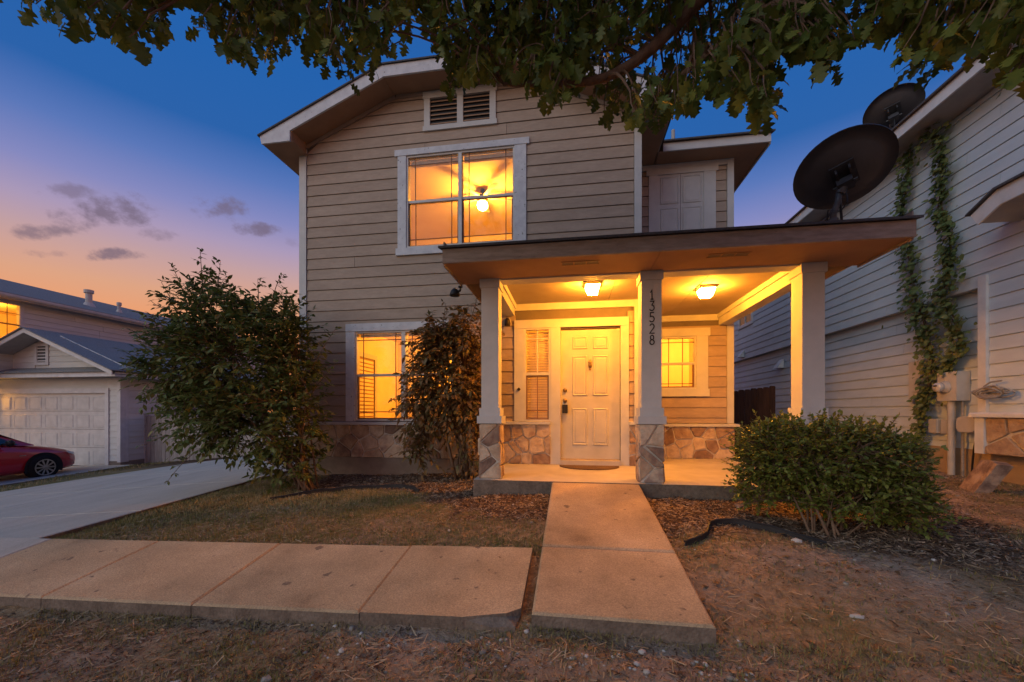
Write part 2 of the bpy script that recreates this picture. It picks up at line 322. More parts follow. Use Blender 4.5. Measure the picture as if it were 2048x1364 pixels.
for nm, fn in (('mulch', mulch_at), ('green', green_at), ('bare', bare_at)):
    a = me.attributes.new(nm, 'FLOAT', 'POINT'); a.data.foreach_set('value', fn(GX, GY).ravel().astype(np.float32))
def ground_mat():
    m = bpy.data.materials.new('yard_soil'); m.use_nodes = True; nt = m.node_tree; b = nt.nodes['Principled BSDF']; N = nt.nodes.new; L = nt.links.new
    b.inputs['Roughness'].default_value = .95; b.inputs['Specular IOR Level'].default_value = .1
    tc = N('ShaderNodeTexCoord')
    def noise(s, d=6):
        n = N('ShaderNodeTexNoise'); n.inputs['Scale'].default_value = s; n.inputs['Detail'].default_value = d; n.inputs['Roughness'].default_value = .65; L(tc.outputs['Object'], n.inputs['Vector']); return n.outputs[0]
    def ramp(f, stops):
        r = N('ShaderNodeValToRGB'); L(f, r.inputs[0]); e = r.color_ramp.elements; e[0].position = stops[0][0]; e[0].color = (*stops[0][1], 1); e[1].position = stops[-1][0]; e[1].color = (*stops[-1][1], 1)
        for p, c_ in stops[1:-1]: k = e.new(p); k.color = (*c_, 1)
        return r.outputs[0]
    def at(n): a = N('ShaderNodeAttribute'); a.attribute_name = n; return a.outputs['Fac']
    def mix(f, a, b_): x = N('ShaderNodeMixRGB'); L(f, x.inputs[0]); L(a, x.inputs[1]); L(b_, x.inputs[2]); return x.outputs[0]
    dry = ramp(noise(18), [(.3, (.17, .105, .055)), (.5, (.31, .205, .11)), (.7, (.44, .31, .18))])
    grn = ramp(noise(25), [(.3, (.09, .09, .03)), (.7, (.19, .175, .06))])
    soil = ramp(noise(12), [(.25, (.20, .14, .10)), (.5, (.36, .27, .20)), (.75, (.50, .40, .31))])
    mul = ramp(noise(45), [(.3, (.035, .022, .015)), (.55, (.10, .058, .036)), (.75, (.19, .12, .08))])
    c_ = mix(at('green'), dry, grn); c_ = mix(at('bare'), c_, soil); c_ = mix(at('mulch'), c_, mul); L(c_, b.inputs['Base Color'])
    bp = N('ShaderNodeBump'); bp.inputs['Strength'].default_value = 1; bp.inputs['Distance'].default_value = .03; L(noise(38, 8), bp.inputs['Height']); L(bp.outputs[0], b.inputs['Normal'])
    return m
lk('ground', me, ground_mat(), kind='structure')

# ------------------------------------------------------------------ concrete
def slab(name, corners, th, mat, parent, ch=.014):
    # corners: 4 (x,y,z) counter-clockwise; chamfered arris
    c_ = [Vector(p) for p in corners]; mid = sum(c_, Vector())/4; m = MB()
    ins = []
    for i in range(4):
        a = (c_[(i+1) % 4] - c_[i]).normalized(); b_ = (c_[i-1] - c_[i]).normalized(); ins.append(c_[i] + (a + b_)*ch)
    low = [p - Vector((0, 0, ch*.8)) for p in c_]; bot = [p - Vector((0, 0, th)) for p in c_]
    m.add(ins + low + bot, [(0, 1, 2, 3), (11, 10, 9, 8)] + [(i+4, (i+1) % 4+4, (i+1) % 4, i) for i in range(4)] + [(i+8, (i+1) % 4+8, (i+1) % 4+4, i+4) for i in range(4)])
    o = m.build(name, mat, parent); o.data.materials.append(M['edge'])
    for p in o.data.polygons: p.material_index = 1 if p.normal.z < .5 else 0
    return o
wk = thing('walkway', None, None, (.27, 3.5, -.16), kind='structure')
for y0, y1 in ((2.265, 3.092), (3.106, 4.704)):
    slab('slab', [(-.225, y0, walk_z(y0)), (.765, y0, walk_z(y0)), (.765, y1, walk_z(y1)), (-.225, y1, walk_z(y1))], .13, M['conc'], wk)
swk = thing('sidewalk', None, None, (-2.6, 2.7, -.33), kind='structure')
xs = [-9.6, -8.4, -7.2, -6.0, -4.78, -3.62, -2.43, -1.265, -.292]
for i in range(len(xs)-1):
    x0, x1 = xs[i] + .003, xs[i+1] - .003; y0, y1 = 2.235, 3.04
    if i == len(xs)-2:      # last slab: its front corner is broken away
        m = MB(); P = [(x0, y0), (x1-.33, y0), (x1-.2, y0+.028), (x1-.08, y0+.05), (x1, y0+.10), (x1, y1), (x0, y1)]
        n = len(P); m.add([(x, y, side_z(x, y)) for x, y in P] + [(x, y, side_z(x, y)-.13) for x, y in P],
            [tuple(range(n)), tuple(range(n, 2*n))[::-1]] + [(j+n, (j+1) % n+n, (j+1) % n, j) for j in range(n)])
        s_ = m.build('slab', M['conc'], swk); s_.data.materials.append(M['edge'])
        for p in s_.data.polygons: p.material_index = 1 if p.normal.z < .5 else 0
        m = MB(); zt = side_z(x1, y0); m.add([(x1-.30, y0+.004, zt-.03), (x1-.17, y0-.012, zt-.05), (x1-.02, y0+.0, zt-.045), (x1-.005, y0+.095, zt-.03), (x1-.08, y0+.045, zt-.012), (x1-.2, y0+.024, zt-.012),
              (x1-.30, y0+.004, zt-.13), (x1-.17, y0-.016, zt-.13), (x1-.02, y0-.004, zt-.13)], [(0, 1, 5), (1, 4, 5), (1, 2, 4), (2, 3, 4), (6, 7, 1, 0), (7, 8, 2, 1)])
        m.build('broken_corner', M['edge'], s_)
    else:
        slab('slab', [(x0, y0, side_z(x0, y0)), (x1, y0, side_z(x1, y0)), (x1, y1, side_z(x1, y1)), (x0, y1, side_z(x0, y1))], .13, M['conc'] if i > 3 else M['drive'], swk)
dw = thing('driveway', None, None, (-7, 6, -.4), kind='structure')
ylist = [3.05, 3.95, 5.6, 7.2, 8.8, 10.6]
def dleft(Y): return float(itp(Y, [2, 6.2, 8.2, 9.3, 11], [-11.4, -11.0, -10.3, -9.3, -8.2]))
for a, b_ in zip(ylist[:-1], ylist[1:]):
    a += .004; b_ -= .004
    for x0f, x1f in ((0, .5), (.5, 1)):
        def X(y, t): return dleft(y)*(1-t) + (-4.97)*t
        pts = [(X(a, x0f)+.003, a), (X(a, x1f)-.003, a), (X(b_, x1f)-.003, b_), (X(b_, x0f)+.003, b_)]
        slab('slab', [(x, y, drive_z(x, y)) for x, y in pts], .12, M['drive'], dw, .01)
nd = thing('neighbour_driveway', None, None, (-15, 8, -.8), kind='structure')
for a, b_ in ((1.0, 4.2), (4.2, 7.2), (7.2, 10.15)):
    slab('slab', [(x, y, float(ground(x, y)) + .025) for x, y in ((-19.5, a+.004), (-13.0, a+.004), (-13.0, b_-.004), (-19.5, b_-.004))], .12, M['drive'], nd, .01)

# ------------------------------------------------------------------ siding, walls, windows
def place(ax, c0, sg, u, t, z):   # a point t in front of a wall plane
    return (u, c0 + sg*t, z) if ax == 'y' else (c0 + sg*t, u, z)
def board(ax, c0, sg, b0, b1, t0, t1, z0, z1, mat, parent, tb=.024, tt=.010):
    P = lambda u, t, z: place(ax, c0, sg, u, t, z)
    m = MB(); m.add([P(b0, 0, z0), P(b1, 0, z0), P(b1, tb, z0), P(b0, tb, z0), P(t0, 0, z1), P(t1, 0, z1), P(t1, tt, z1), P(t0, tt, z1)],
        [(0, 1, 2, 3), (4, 7, 6, 5), (3, 2, 6, 7), (0, 4, 5, 1), (0, 3, 7, 4), (1, 5, 6, 2)])
    return m.build('siding_board', mat, parent)
def siding(ax, c0, sg, u0, u1, z0, z1, phase, e, holes, mat, parent, lim=None, seed=1, maxlen=3.66):
    r = random.Random(seed); k = math.floor((z0 - phase)/e); z = phase + k*e
    while z < z1 - .02:
        a, b_ = max(z, z0) + .003, min(z + e, z1) - .004; z += e
        if b_ - a < .02: continue
        segs = [(u0, u1)]
        if lim:
            segs = [lim(a) + lim(b_)]   # (b0,b1,t0,t1)
            b0, b1, t0, t1 = segs[0]; b0, t0 = max(b0, u0), max(t0, u0); b1, t1 = min(b1, u1), min(t1, u1)
            if b1 - b0 < .03: continue
            slope = (b0, b1, t0, max(t1, t0))
            segs = [(b0, b1)]
        for h0, h1, g0, g1 in holes:
            if g1 <= a or g0 >= b_: continue
            ns = []
            for s0, s1 in segs:
                if h1 <= s0 or h0 >= s1: ns.append((s0, s1)); continue
                if h0 > s0: ns.append((s0, h0))
                if h1 < s1: ns.append((h1, s1))
            segs = ns
        for s0, s1 in segs:
            cuts = [s0]; x = s0 + (r.uniform(.8, maxlen) if s1 - s0 > maxlen*.75 else 99)
            while x < s1 - .4: cuts.append(x); x += maxlen
            cuts.append(s1)
            for c0_, c1_ in zip(cuts[:-1], cuts[1:]):
                if c1_ - c0_ < .02: continue
                t0, t1 = c0_, c1_
                if lim:
                    if abs(c0_ - slope[0]) < 1e-6: t0 = slope[2]
                    if abs(c1_ - slope[1]) < 1e-6: t1 = slope[3]
                g = .0028
                board(ax, c0, sg, c0_ + g, c1_ - g, min(t0, c1_ - .01) + g, max(t1, c0_ + .01) - g, a, b_, mat, parent)
def wall_pieces(m, u0, u1, z0, z1, holes, put):
    zs = sorted({z0, z1, *[h[2] for h in holes], *[h[3] for h in holes]}); zs = [z for z in zs if z0 <= z <= z1]
    for a, b_ in zip(zs[:-1], zs[1:]):
        segs = [(u0, u1)]
        for h0, h1, g0, g1 in holes:
            if g0 < b_ - 1e-6 and g1 > a + 1e-6:
                ns = []
                for s0, s1 in segs:
                    if h1 <= s0 or h0 >= s1: ns.append((s0, s1)); continue
                    if h0 > s0: ns.append((s0, h0))
                    if h1 < s1: ns.append((h1, s1))
                segs = ns
        for s0, s1 in segs: put(m, s0, s1, a, b_)
def window(house, Y, tx0, tx1, tz0, tz1, units, gz0, gz1, mz, tmat, head=.12, ear=.05, foot=True, blind=.09, name='window', prairie=True, sidew=None):
    # casing
    m = MB(); lx = units[0][0] - .028; rx = units[-1][1] + .028; zt = gz1 + .03; zb = gz0 - .03; p = .038
    m.box(tx0 - ear, tx1 + ear, Y - p - .008, Y + .02, zt, tz1)
    m.box(tx0, lx, Y - p, Y + .02, zb if foot else tz0, zt - .001); m.box(rx, tx1, Y - p, Y + .02, zb if foot else tz0, zt - .001)
    if foot: m.box(tx0 - ear*.6, tx1 + ear*.6, Y - p - .012, Y + .02, tz0, zb - .001)
    W = m.build(name, tmat, house)
    f = MB()
    f.box(lx + .001, rx - .001, Y - .02, Y + .08, gz1, zt - .002); f.box(lx + .001, rx - .001, Y - .025, Y + .08, zb + .001, gz0)
    f.box(lx + .001, units[0][0], Y - .02, Y + .08, gz0 + .001, gz1 - .001); f.box(units[-1][1], rx - .001, Y - .02, Y + .08, gz0 + .001, gz1 - .001)
    for (a, b_), (c_, d) in zip(units[:-1], units[1:]): f.box(b_, c_, Y - .022, Y + .08, gz0 + .001, gz1 - .001)
    f.build('frame', M['vinyl'], W)
    for a, b_ in units:
        ww = b_ - a
        r = MB(); r.box(a, b_, Y - .004, Y + .055, mz - .02, mz + .02); r.build('meeting_rail', M['vinyl'], W)
        s_ = MB(); q = .022
        s_.box(a + .001, a + q, Y + .012, Y + .045, gz0 + .001, mz - .021); s_.box(b_ - q, b_ - .001, Y + .012, Y + .045, gz0 + .001, mz - .021); s_.box(a + q, b_ - q, Y + .012, Y + .045, gz0 + .001, gz0 + q)
        s_.build('sash', M['muntin'], W)
        for i, (z0, z1, yy) in enumerate(((gz0, mz - .02, Y + .028), (mz + .02, gz1, Y + .012))):
            g = MB(); g.box(a, b_, yy, yy + .004, z0, z1); g.build('pane', M['glass'], W)
            if prairie:
                g = MB(); t = .007; y0, y1 = yy - .009, yy - .001
                vx = [a + ww*.14, b_ - ww*.14] if prairie is True else prairie
                for x in vx: g.box(x - t, x + t, y0, y1, z0, z1)
                hz = (z1 - (z1-z0)*.17) if i else (z0 + (z1-z0)*.17)
                g.box(a, b_, y0 - .002, y1 - .002, hz - t, hz + t); g.build('muntin_grid', M['muntin'], W)
        if blind:
            h = MB()
            for k in range(5): h.box(a + .01, b_ - .01, Y + .085, Y + .125, gz1 - blind*(k+1)/5 + .004, gz1 - blind*k/5)
            h.build('raised_blind', M['blind'], W)
    return W

F, R = 6.3, 7.45
house = thing('house', 'tan two-storey house with lit porch and clipped front gable', 'house', (-.9, 6.3, -.12))
UW = (-2.86, -.71, 3.42, 5.17); LW = (-3.79, -1.74, .66, 2.31); DF = (-.90, .866, 0, 2.275); RW = (1.34, 2.372, 1.095, 2.30)
ug = [(-2.684, -1.825), (-1.766, -.925)]; lg = [(-3.60, -2.80), (-2.73, -1.93)]
hF = [(-2.72, -.89, 3.54, 5.07), (-3.64, -1.89, .67, 2.18), (-.74, -.33, .67, 2.17), (-.17, .745, -.1, 2.12)]
hR = [(1.53, 2.18, 1.23, 2.15)]
m = MB(); wall_pieces(m, -4.61, 1.05, -.2, 5.2, hF, lambda m, a, b_, c_, d: m.box(a, b_, F, F + .1, c_, d))
m.prism([(-4.61, 5.2), (1.05, 5.2), (1.05, 5.40), (-.67, 6.2), (-2.91, 6.2), (-4.61, 5.40)], 'y', F, F + .1)
wf = m.build('front_wall', M['sheath'], house)
m = MB(); wall_pieces(m, 1.05, 2.79, -.2, 5.24, hR, lambda m, a, b_, c_, d: m.box(a, b_, R, R + .1, c_, d)); wr = m.build('wing_wall', M['sheath'], house)
m = MB(); m.box(-4.61, -4.51, F + .1, 15, -.3, 5.3); m.box(.95, 1.05, F + .1, R, -.2, 5.3); m.box(2.69, 2.79, R + .1, 15, -.3, 5.3); m.box(-4.51, 2.69, 14.9, 15, -.3, 5.3); m.build('side_wall', M['siding'], house)
CX = -1.79
def gl(z):
    if z <= 5.36: return (-4.53, .95)
    d = (z - 5.36)/.415; return (-4.53 + d, .95 - d)
def glim(z): a = gl(z); return (a[0], a[1])
siding('y', F, -1, -4.525, .945, .66, 6.09, 3.457, .181,
       [(-2.72, -.89, 3.53, 5.08), (-3.64, -1.89, .6, 2.19), (-.88, .85, -.1, 2.2), (-2.31, -1.29, 5.50, 5.98), (-1.09, .95, 2.45, 2.62)],
       M['siding'], wf, lim=glim, seed=5)
siding('y', R, -1, 1.06, 2.685, .62, 5.14, .896, .181, [(1.53, 2.18, 1.22, 2.16), (1.38, 2.49, 3.2, 5.10), (1.06, 2.685, 2.45, 2.62)], M['siding'], wr, seed=6)
# corner boards, frieze, sills
for x0, x1, z0, z1, y in ((-4.62, -4.53, .66, 5.36, F), (.948, 1.055, .66, 5.24, F), (2.688, 2.795, .62, 5.24, R)):
    m = MB(); m.box(x0, x1, y - .036, y, z0, z1); m.build('corner_board', M['trim'], house)
m = MB(); m.box(-4.66, -4.62, F - .036, F + .1, .66, 5.3); m.build('corner_board', M['trim'], house)
for poly in ([(-4.53, 5.36), (-2.90, 6.04), (-2.94, 6.16), (-4.53, 5.49)], [(.95, 5.36), (.95, 5.49), (-.64, 6.16), (-.68, 6.04)], [(-2.89, 6.04), (-.69, 6.04), (-.69, 6.18), (-2.89, 6.18)]):
    m = MB(); m.prism(poly, 'y', F - .034, F - .002); m.build('frieze_board', M['frieze'], house)
m = MB(); m.box(1.056, 2.687, R - .036, R - .002, 5.145, 5.238); m.build('frieze_board', M['trim'], house)
for x0, x1, y, zz in ((-4.66, -1.125, F, .655), (-1.075, -.325, F, .675), (.868, 1.10, F, .675), (1.06, 2.87, R, .615)):
    m = MB(); m.prism([(y - .10, zz - .05), (y - .10, zz - .008), (y, zz), (y, zz - .05)], 'x', x0, x1); m.build('sill', M['trim'], house)
# windows
window(house, F, UW[0], UW[1], UW[2], UW[3], ug, 3.565, 5.04, 4.31, M['trimw'], name='upper_window')
window(house, F, LW[0], LW[1], LW[2], LW[3], lg, .70, 2.15, 1.44, M['trimw'], foot=False, ear=.0, blind=.05, name='lower_window')
window(house, R, RW[0], RW[1], RW[2], RW[3], [(1.56, 2.15)], 1.255, 2.13, 1.68, M['trim'], blind=0, name='wing_window', prairie=[1.72, 1.955], ear=.035)
# attic vent
m = MB(); m.box(-2.42, -1.18, F - .045, F, 5.97, 6.08); m.box(-2.40, -2.30, F - .04, F, 5.52, 5.969); m.box(-1.30, -1.20, F - .04, F, 5.52, 5.969); m.box(-1.84, -1.74, F - .038, F, 5.52, 5.969); m.box(-2.42, -1.18, F - .045, F, 5.44, 5.519)
av = m.build('attic_vent', M['trim'], house)
m = MB(); m.box(-2.3, -1.3, F - .008, F - .004, 5.52, 5.97); m.build('dark_backing', M['black'], av)
for a, b_ in ((-2.30, -1.84), (-1.74, -1.30)):
    for k in range(6):
        z = 5.535 + k*.073; m = MB(); m.add([(a, F - .034, z), (b_, F - .034, z), (b_, F - .010, z + .030), (a, F - .010, z + .030), (a, F - .034, z + .008), (b_, F - .034, z + .008), (b_, F - .010, z + .038), (a, F - .010, z + .038)],
            [(0, 3, 2, 1), (4, 5, 6, 7), (0, 1, 5, 4), (2, 3, 7, 6)]); m.build('louver', M['soffit'], av)
# shutter panel over the porch
m = MB(); m.box(1.371, 1.525, R - .036, R, 3.2, 5.14); m.box(2.30, 2.50, R - .036, R, 3.2, 5.14); m.box(1.33, 2.54, R - .042, R, 5.05, 5.143); m.box(1.525, 2.30, R - .022, R, 3.2, 5.05)
sh = m.build('shutter', M['trim'], house)
def raised(parent, x0, x1, z0, z1, y, mat, name='panel', d=.014):
    m = MB(); rings = [(0, .001), (.016, d), (.030, .004), (.052, d*.75)]; vs = []
    for ins, t in rings: vs += [(x0 + ins, y - t, z0 + ins), (x1 - ins, y - t, z0 + ins), (x1 - ins, y - t, z1 - ins), (x0 + ins, y - t, z1 - ins)]
    k = len(rings); m.add(vs, [(i*4 + j, i*4 + (j+1) % 4, (i+1)*4 + (j+1) % 4, (i+1)*4 + j) for i in range(k-1) for j in range(4)] + [(k*4-4, k*4-3, k*4-2, k*4-1)])
    return m.build(name, mat, parent)
for x0, x1 in ((1.565, 1.885), (1.945, 2.265)):
    for z0, z1 in ((4.52, 5.01), (3.5, 4.455)): raised(sh, x0, x1, z0, z1, R - .022, M['trim'])
m = MB(); m.box(1.910, 1.918, R - .0235, R - .022, 3.2, 5.04); m.build('centre_gap', M['sheath'], sh)

# stone veneer
def clip(poly, n, d):
    o = []
    for i in range(len(poly)):
        a, b_ = poly[i], poly[(i+1) % len(poly)]; da = a[0]*n[0] + a[1]*n[1] - d; db = b_[0]*n[0] + b_[1]*n[1] - d
        if da <= 0: o.append(a)
        if (da < 0) != (db < 0) and abs(da - db) > 1e-9:
            t = da/(da - db); o.append((a[0] + (b_[0]-a[0])*t, a[1] + (b_[1]-a[1])*t))
    return o
def stones(ax, c0, sg, u0, u1, z0, z1, nu, nz_, parent, seed, gap=.0095, proud=.024, mat=None):
    r = random.Random(seed); S = []
    for i in range(nu):
        for j in range(nz_):
            S.append((u0 + (i + .5 + r.uniform(-.48, .48) + (.25 if j % 2 else -.25)*(nu > 1))*(u1-u0)/nu, z0 + (j + .5 + r.uniform(-.38, .38))*(z1-z0)/nz_))
    for i, p in enumerate(S):
        poly = [(u0, z0), (u1, z0), (u1, z1), (u0, z1)]
        for j, q in enumerate(S):
            if i == j: continue
            n = (q[0]-p[0], q[1]-p[1]); ln = math.hypot(*n)
            if ln < 1e-4: continue
            n = (n[0]/ln, n[1]/ln); d = n[0]*(p[0]+q[0])/2 + n[1]*(p[1]+q[1])/2 - gap; poly = clip(poly, n, d)
            if len(poly) < 3: break
        if len(poly) < 3: continue
        # drop tiny edges, then round corners a little
        pp = [poly[k] for k in range(len(poly)) if math.dist(poly[k], poly[k-1]) > .02]
        if len(pp) < 3: continue
        rp = []
        for k in range(len(pp)):
            a, b_, c_ = pp[k-1], pp[k], pp[(k+1) % len(pp)]; t = .07
            rp += [(b_[0] + (a[0]-b_[0])*t + r.uniform(-.004, .004), b_[1] + (a[1]-b_[1])*t + r.uniform(-.004, .004)), (b_[0] + (c_[0]-b_[0])*t, b_[1] + (c_[1]-b_[1])*t)]
        cx = sum(q[0] for q in rp)/len(rp); cz = sum(q[1] for q in rp)/len(rp); pr = proud*r.uniform(.6, 1.25); n = len(rp); vs = []
        tu, tz = r.uniform(-.06, .06), r.uniform(-.06, .06)
        for sc_, t in ((1, -.002), (.985, pr*.75), (.93, pr)):
            for q in rp:
                u = cx + (q[0]-cx)*sc_; z = cz + (q[1]-cz)*sc_; tt = t + ((u-cx)*tu + (z-cz)*tz + r.uniform(-.003, .003) if t > 0 else 0)
                vs.append(place(ax, c0, sg, u, tt, z))
        m = MB(); m.add(vs, [(k*n + j, k*n + (j+1) % n, (k+1)*n + (j+1) % n, (k+1)*n + j) for k in range(2) for j in range(n)] + [tuple(range(2*n, 3*n))])
        m.build('stone', mat or M['stone'], parent)
def wainscot(x0, x1, y, z0, z1, nu, nz_, seed):
    m = MB(); m.box(x0, x1, y - .045, y, z0, z1); w_ = m.build('stone_wainscot', M['mortar'], house); stones('y', y - .045, -1, x0 + .004, x1 - .004, z0, z1 - .004, nu, nz_, w_, seed)
wainscot(-4.62, -1.125, F, .06, .604, 11, 3, 3); wainscot(-1.075, -.325, F, .002, .624, 4, 3, 23); wainscot(.868, 1.06, F, .002, .624, 1, 4, 9); wainscot(1.062, 2.80, R, .002, .564, 7, 3, 12)
m = MB(); m.box(-4.64, -1.18, F - .06, F + .1, -.5, .058); m.build('foundation', M['found'], house)

# front door
m = MB(); m.box(-.90, .866, F - .045, F, 2.145, 2.275); m.box(-.90, -.745, F - .04, F, .677, 2.144); m.box(-.325, -.17, F - .04, F, .08, 2.144); m.box(.745, .866, F - .04, F, .0, 2.144); m.box(-.325, -.17, F - .042, F, 0.0, .079)
dfm = m.build('door_casing', M['trim'], house)
m = MB(); m.box(-.17, .745, F - .10, F + .06, .002, .072); m.build('threshold', M['slab'], dfm)
m = MB(); m.box(-.162, .737, F + .015, F + .06, .085, 2.10); fd = m.build('front_door', M['door'], house)
for x0, x1 in ((.012, .248), (.328, .565)):
    for z0, z1 in ((1.80, 2.0), (1.07, 1.70), (.30, .88)): raised(fd, x0, x1, z0, z1, F + .015, M['door'])
m = MB(); m.lathe([(.032, 0), (.032, -.015), (.02, -.02), (.02, -.04), (.003, -.042)], (-.10, F + .014, 1.16), 'y', 16); m.build('deadbolt', M['brass'], fd, True)
m = MB(); m.lathe([(.033, 0), (.033, -.01), (.014, -.014), (.014, -.035), (.030, -.045), (.033, -.06), (.026, -.072), (.003, -.076)], (-.10, F + .014, 1.0), 'y', 16); m.build('door_knob', M['brass'], fd, True)
m = MB(); m.lathe([(.006, -.008), (.022, 0), (.03, .03), (.022, .055), (.03, .075), (.012, .10), (.002, .125)], (.287, F + .005, 1.52), 'z', 12); m.lathe([(.012, -.05), (.015, -.035), (.006, -.01)], (.287, F + .005, 1.52), 'z', 10); m.build('door_knocker', M['brass'], fd, True)
# sidelight
m = MB(); m.box(-.744, -.716, F - .03, F + .06, .678, 2.144); m.box(-.353, -.326, F - .03, F + .06, .678, 2.144); m.box(-.716, -.353, F - .03, F + .06, 2.12, 2.144); m.box(-.716, -.353, F - .03, F + .06, .678, .70); m.box(-.716, -.353, F - .026, F + .05, 1.40, 1.445)
sd = m.build('sidelight_window', M['trim'], house)
for z0, z1, mt in ((.70, 1.40, M['muntin']), (1.445, 2.12, M['vinyl'])):
    g = MB(); g.box(-.716, -.353, F + .012, F + .016, z0, z1); g.build('pane', M['glass'], sd)
    g = MB(); q = .008; g.box(-.541, -.527, F - .006, F + .010, z0, z1); hz = z0 + .14 if z0 < 1 else z1 - .14; g.box(-.716, -.353, F - .008, F + .008, hz - q, hz + q)
    if z0 < 1:
        g.box(-.715, -.694, F - .012, F + .011, z0, z1); g.box(-.375, -.354, F - .012, F + .011, z0, z1); g.box(-.694, -.375, F - .012, F + .011, z0, z0 + .02); g.box(-.694, -.375, F - .012, F + .011, z1 - .02, z1)
    g.build('muntin_grid', mt, sd)
g = MB()
for k in range(34):
    z = .71 + k*.041; g.add([(-.71, F + .06, z), (-.36, F + .06, z), (-.36, F + .085, z + .034), (-.71, F + .085, z + .034)], [(0, 1, 2, 3)])
g.build('blind', M['blind'], sd, kind='stuff')

# ------------------------------------------------------------------ porch
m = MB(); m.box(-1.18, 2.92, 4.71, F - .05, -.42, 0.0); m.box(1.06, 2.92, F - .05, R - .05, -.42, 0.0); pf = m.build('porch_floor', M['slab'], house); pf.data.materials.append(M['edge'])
for p in pf.data.polygons: p.material_index = 1 if p.normal.z < .5 else 0  # porch slab sides get the dark colour as painted shade against the fill
m = MB(); m.box(-.9, 1.06, F - .05, F - .02, -.2, -.001); m.build('porch_floor_edge', M['slab'], house)
SOF, CEI = 2.455, 2.535
def column(x0, x1, y0, digits=False, seed=1):
    w_ = x1 - x0; y1 = y0 + w_; s = MB(); s.box(x0, x1, y0, y1, .869, 2.36); c_ = s.build('porch_column', M['trim'], house)
    m = MB(); m.box(x0 - .018, x1 + .018, y0 - .018, y1 + .018, 2.35, SOF - .001); m.build('capital', M['trim'], c_)
    m = MB(); m.box(x0 - .022, x1 + .022, y0 - .022, y1 + .022, .772, .868); m.build('base_trim', M['trim'], c_)
    m = MB(); m.box(x0 - .045, x1 + .045, y0 - .045, y1 + .045, .68, .771); m.build('base_trim', M['trim'], c_)
    m = MB(); m.box(x0 - .008, x1 + .008, y0 - .005, y1 + .008, .001, .679); p = m.build('pier', M['mortar'], c_)
    a, b_ = x0 - .008, x1 + .008; e0, e1 = y0 - .005, y1 + .008
    stones('y', e0, -1, a - .012, b_ + .012, .004, .675, 2, 3, c_, seed, .008, .024)
    stones('x', b_, 1, e0 - .012, e1, .004, .675, 2, 3, c_, seed + 40, .009, .022); stones('x', a, -1, e0 - .012, e1, .004, .675, 2, 3, c_, seed + 80, .009, .022)
    stones('y', e1, 1, a - .012, b_ + .012, .004, .675, 2, 3, c_, seed + 120, .009, .022)
    return c_
cl = column(-1.10, -.885, 4.80, seed=2); cc = column(.805, 1.03, 4.80, seed=17); crt = column(2.51, 2.735, 4.80, seed=31)
def arc(cx, cz, rx, rz, a0, a1, n=9): return [(cx + rx*math.cos(rad(a0 + (a1-a0)*i/n)), cz + rz*math.sin(rad(a0 + (a1-a0)*i/n))) for i in range(n+1)]
DG = {'1': [[(-.55, .72), (0, 1), (0, 0)], [(-.5, 0), (.5, 0)]],
      '3': [[(-.75, 1), (.7, 1), (-.05, .6)] + arc(-.1, .29, .85, .29, 62, -150, 12)],
      '5': [[(.7, 1), (-.55, 1), (-.6, .56)] + arc(-.1, .31, .85, .31, 110, -150, 12)],
      '2': [arc(0, .72, .72, .28, 165, -25, 9) + [(-.8, 0), (.9, 0)]],
      '8': [arc(0, .755, .58, .245, -90, 270, 14), arc(0, .255, .76, .255, 90, 450, 14)]}
def stroke(m, pts, hw, y0, y1):
    pts = [Vector(p) for p in pts]; k = len(pts); A = []; B = []
    for i in range(k):
        closed = (pts[0] - pts[-1]).length < 1e-4
        p0 = pts[i-1] if i else (pts[-2] if closed else pts[0]); p1 = pts[i+1] if i < k-1 else (pts[1] if closed else pts[-1])
        d0 = (pts[i]-p0); d1 = (p1-pts[i]); d0 = d0.normalized() if d0.length > 0 else d1.normalized(); d1 = d1.normalized() if d1.length > 0 else d0
        n0 = Vector((-d0.y, d0.x)); n1 = Vector((-d1.y, d1.x)); n = (n0 + n1); n = n.normalized() if n.length > .1 else n0; sc_ = min(1/max(.45, n.dot(n1)), 1.8)
        A.append(pts[i] + n*hw*sc_); B.append(pts[i] - n*hw*sc_)
    vs = [(p.x, y, p.y) for y in (y0, y1) for q in zip(A, B) for p in q]; n2 = 2*k
    fs = []
    for i in range(k-1):
        a, b_, c_, d = 2*i, 2*i+1, 2*i+3, 2*i+2; fs += [(a, b_, c_, d), (a+n2, d+n2, c_+n2, b_+n2), (a, d, d+n2, a+n2), (b_, b_+n2, c_+n2, c_)]
    fs += [(0, n2, n2+1, 1), (n2-2, n2-1, 2*n2-1, 2*n2-2)]; m.add(vs, fs)
for k, ch in enumerate('13528'):
    m = MB(); zb = 2.125 - k*.131; h = .108; wd = .032
    for st, pl in enumerate(DG[ch]): stroke(m, [(.922 + x*wd, zb + z*h) for x, z in pl], .0054, 4.792 - .0012*st, 4.7995)
    m.build('digit', M['dark'], cc)
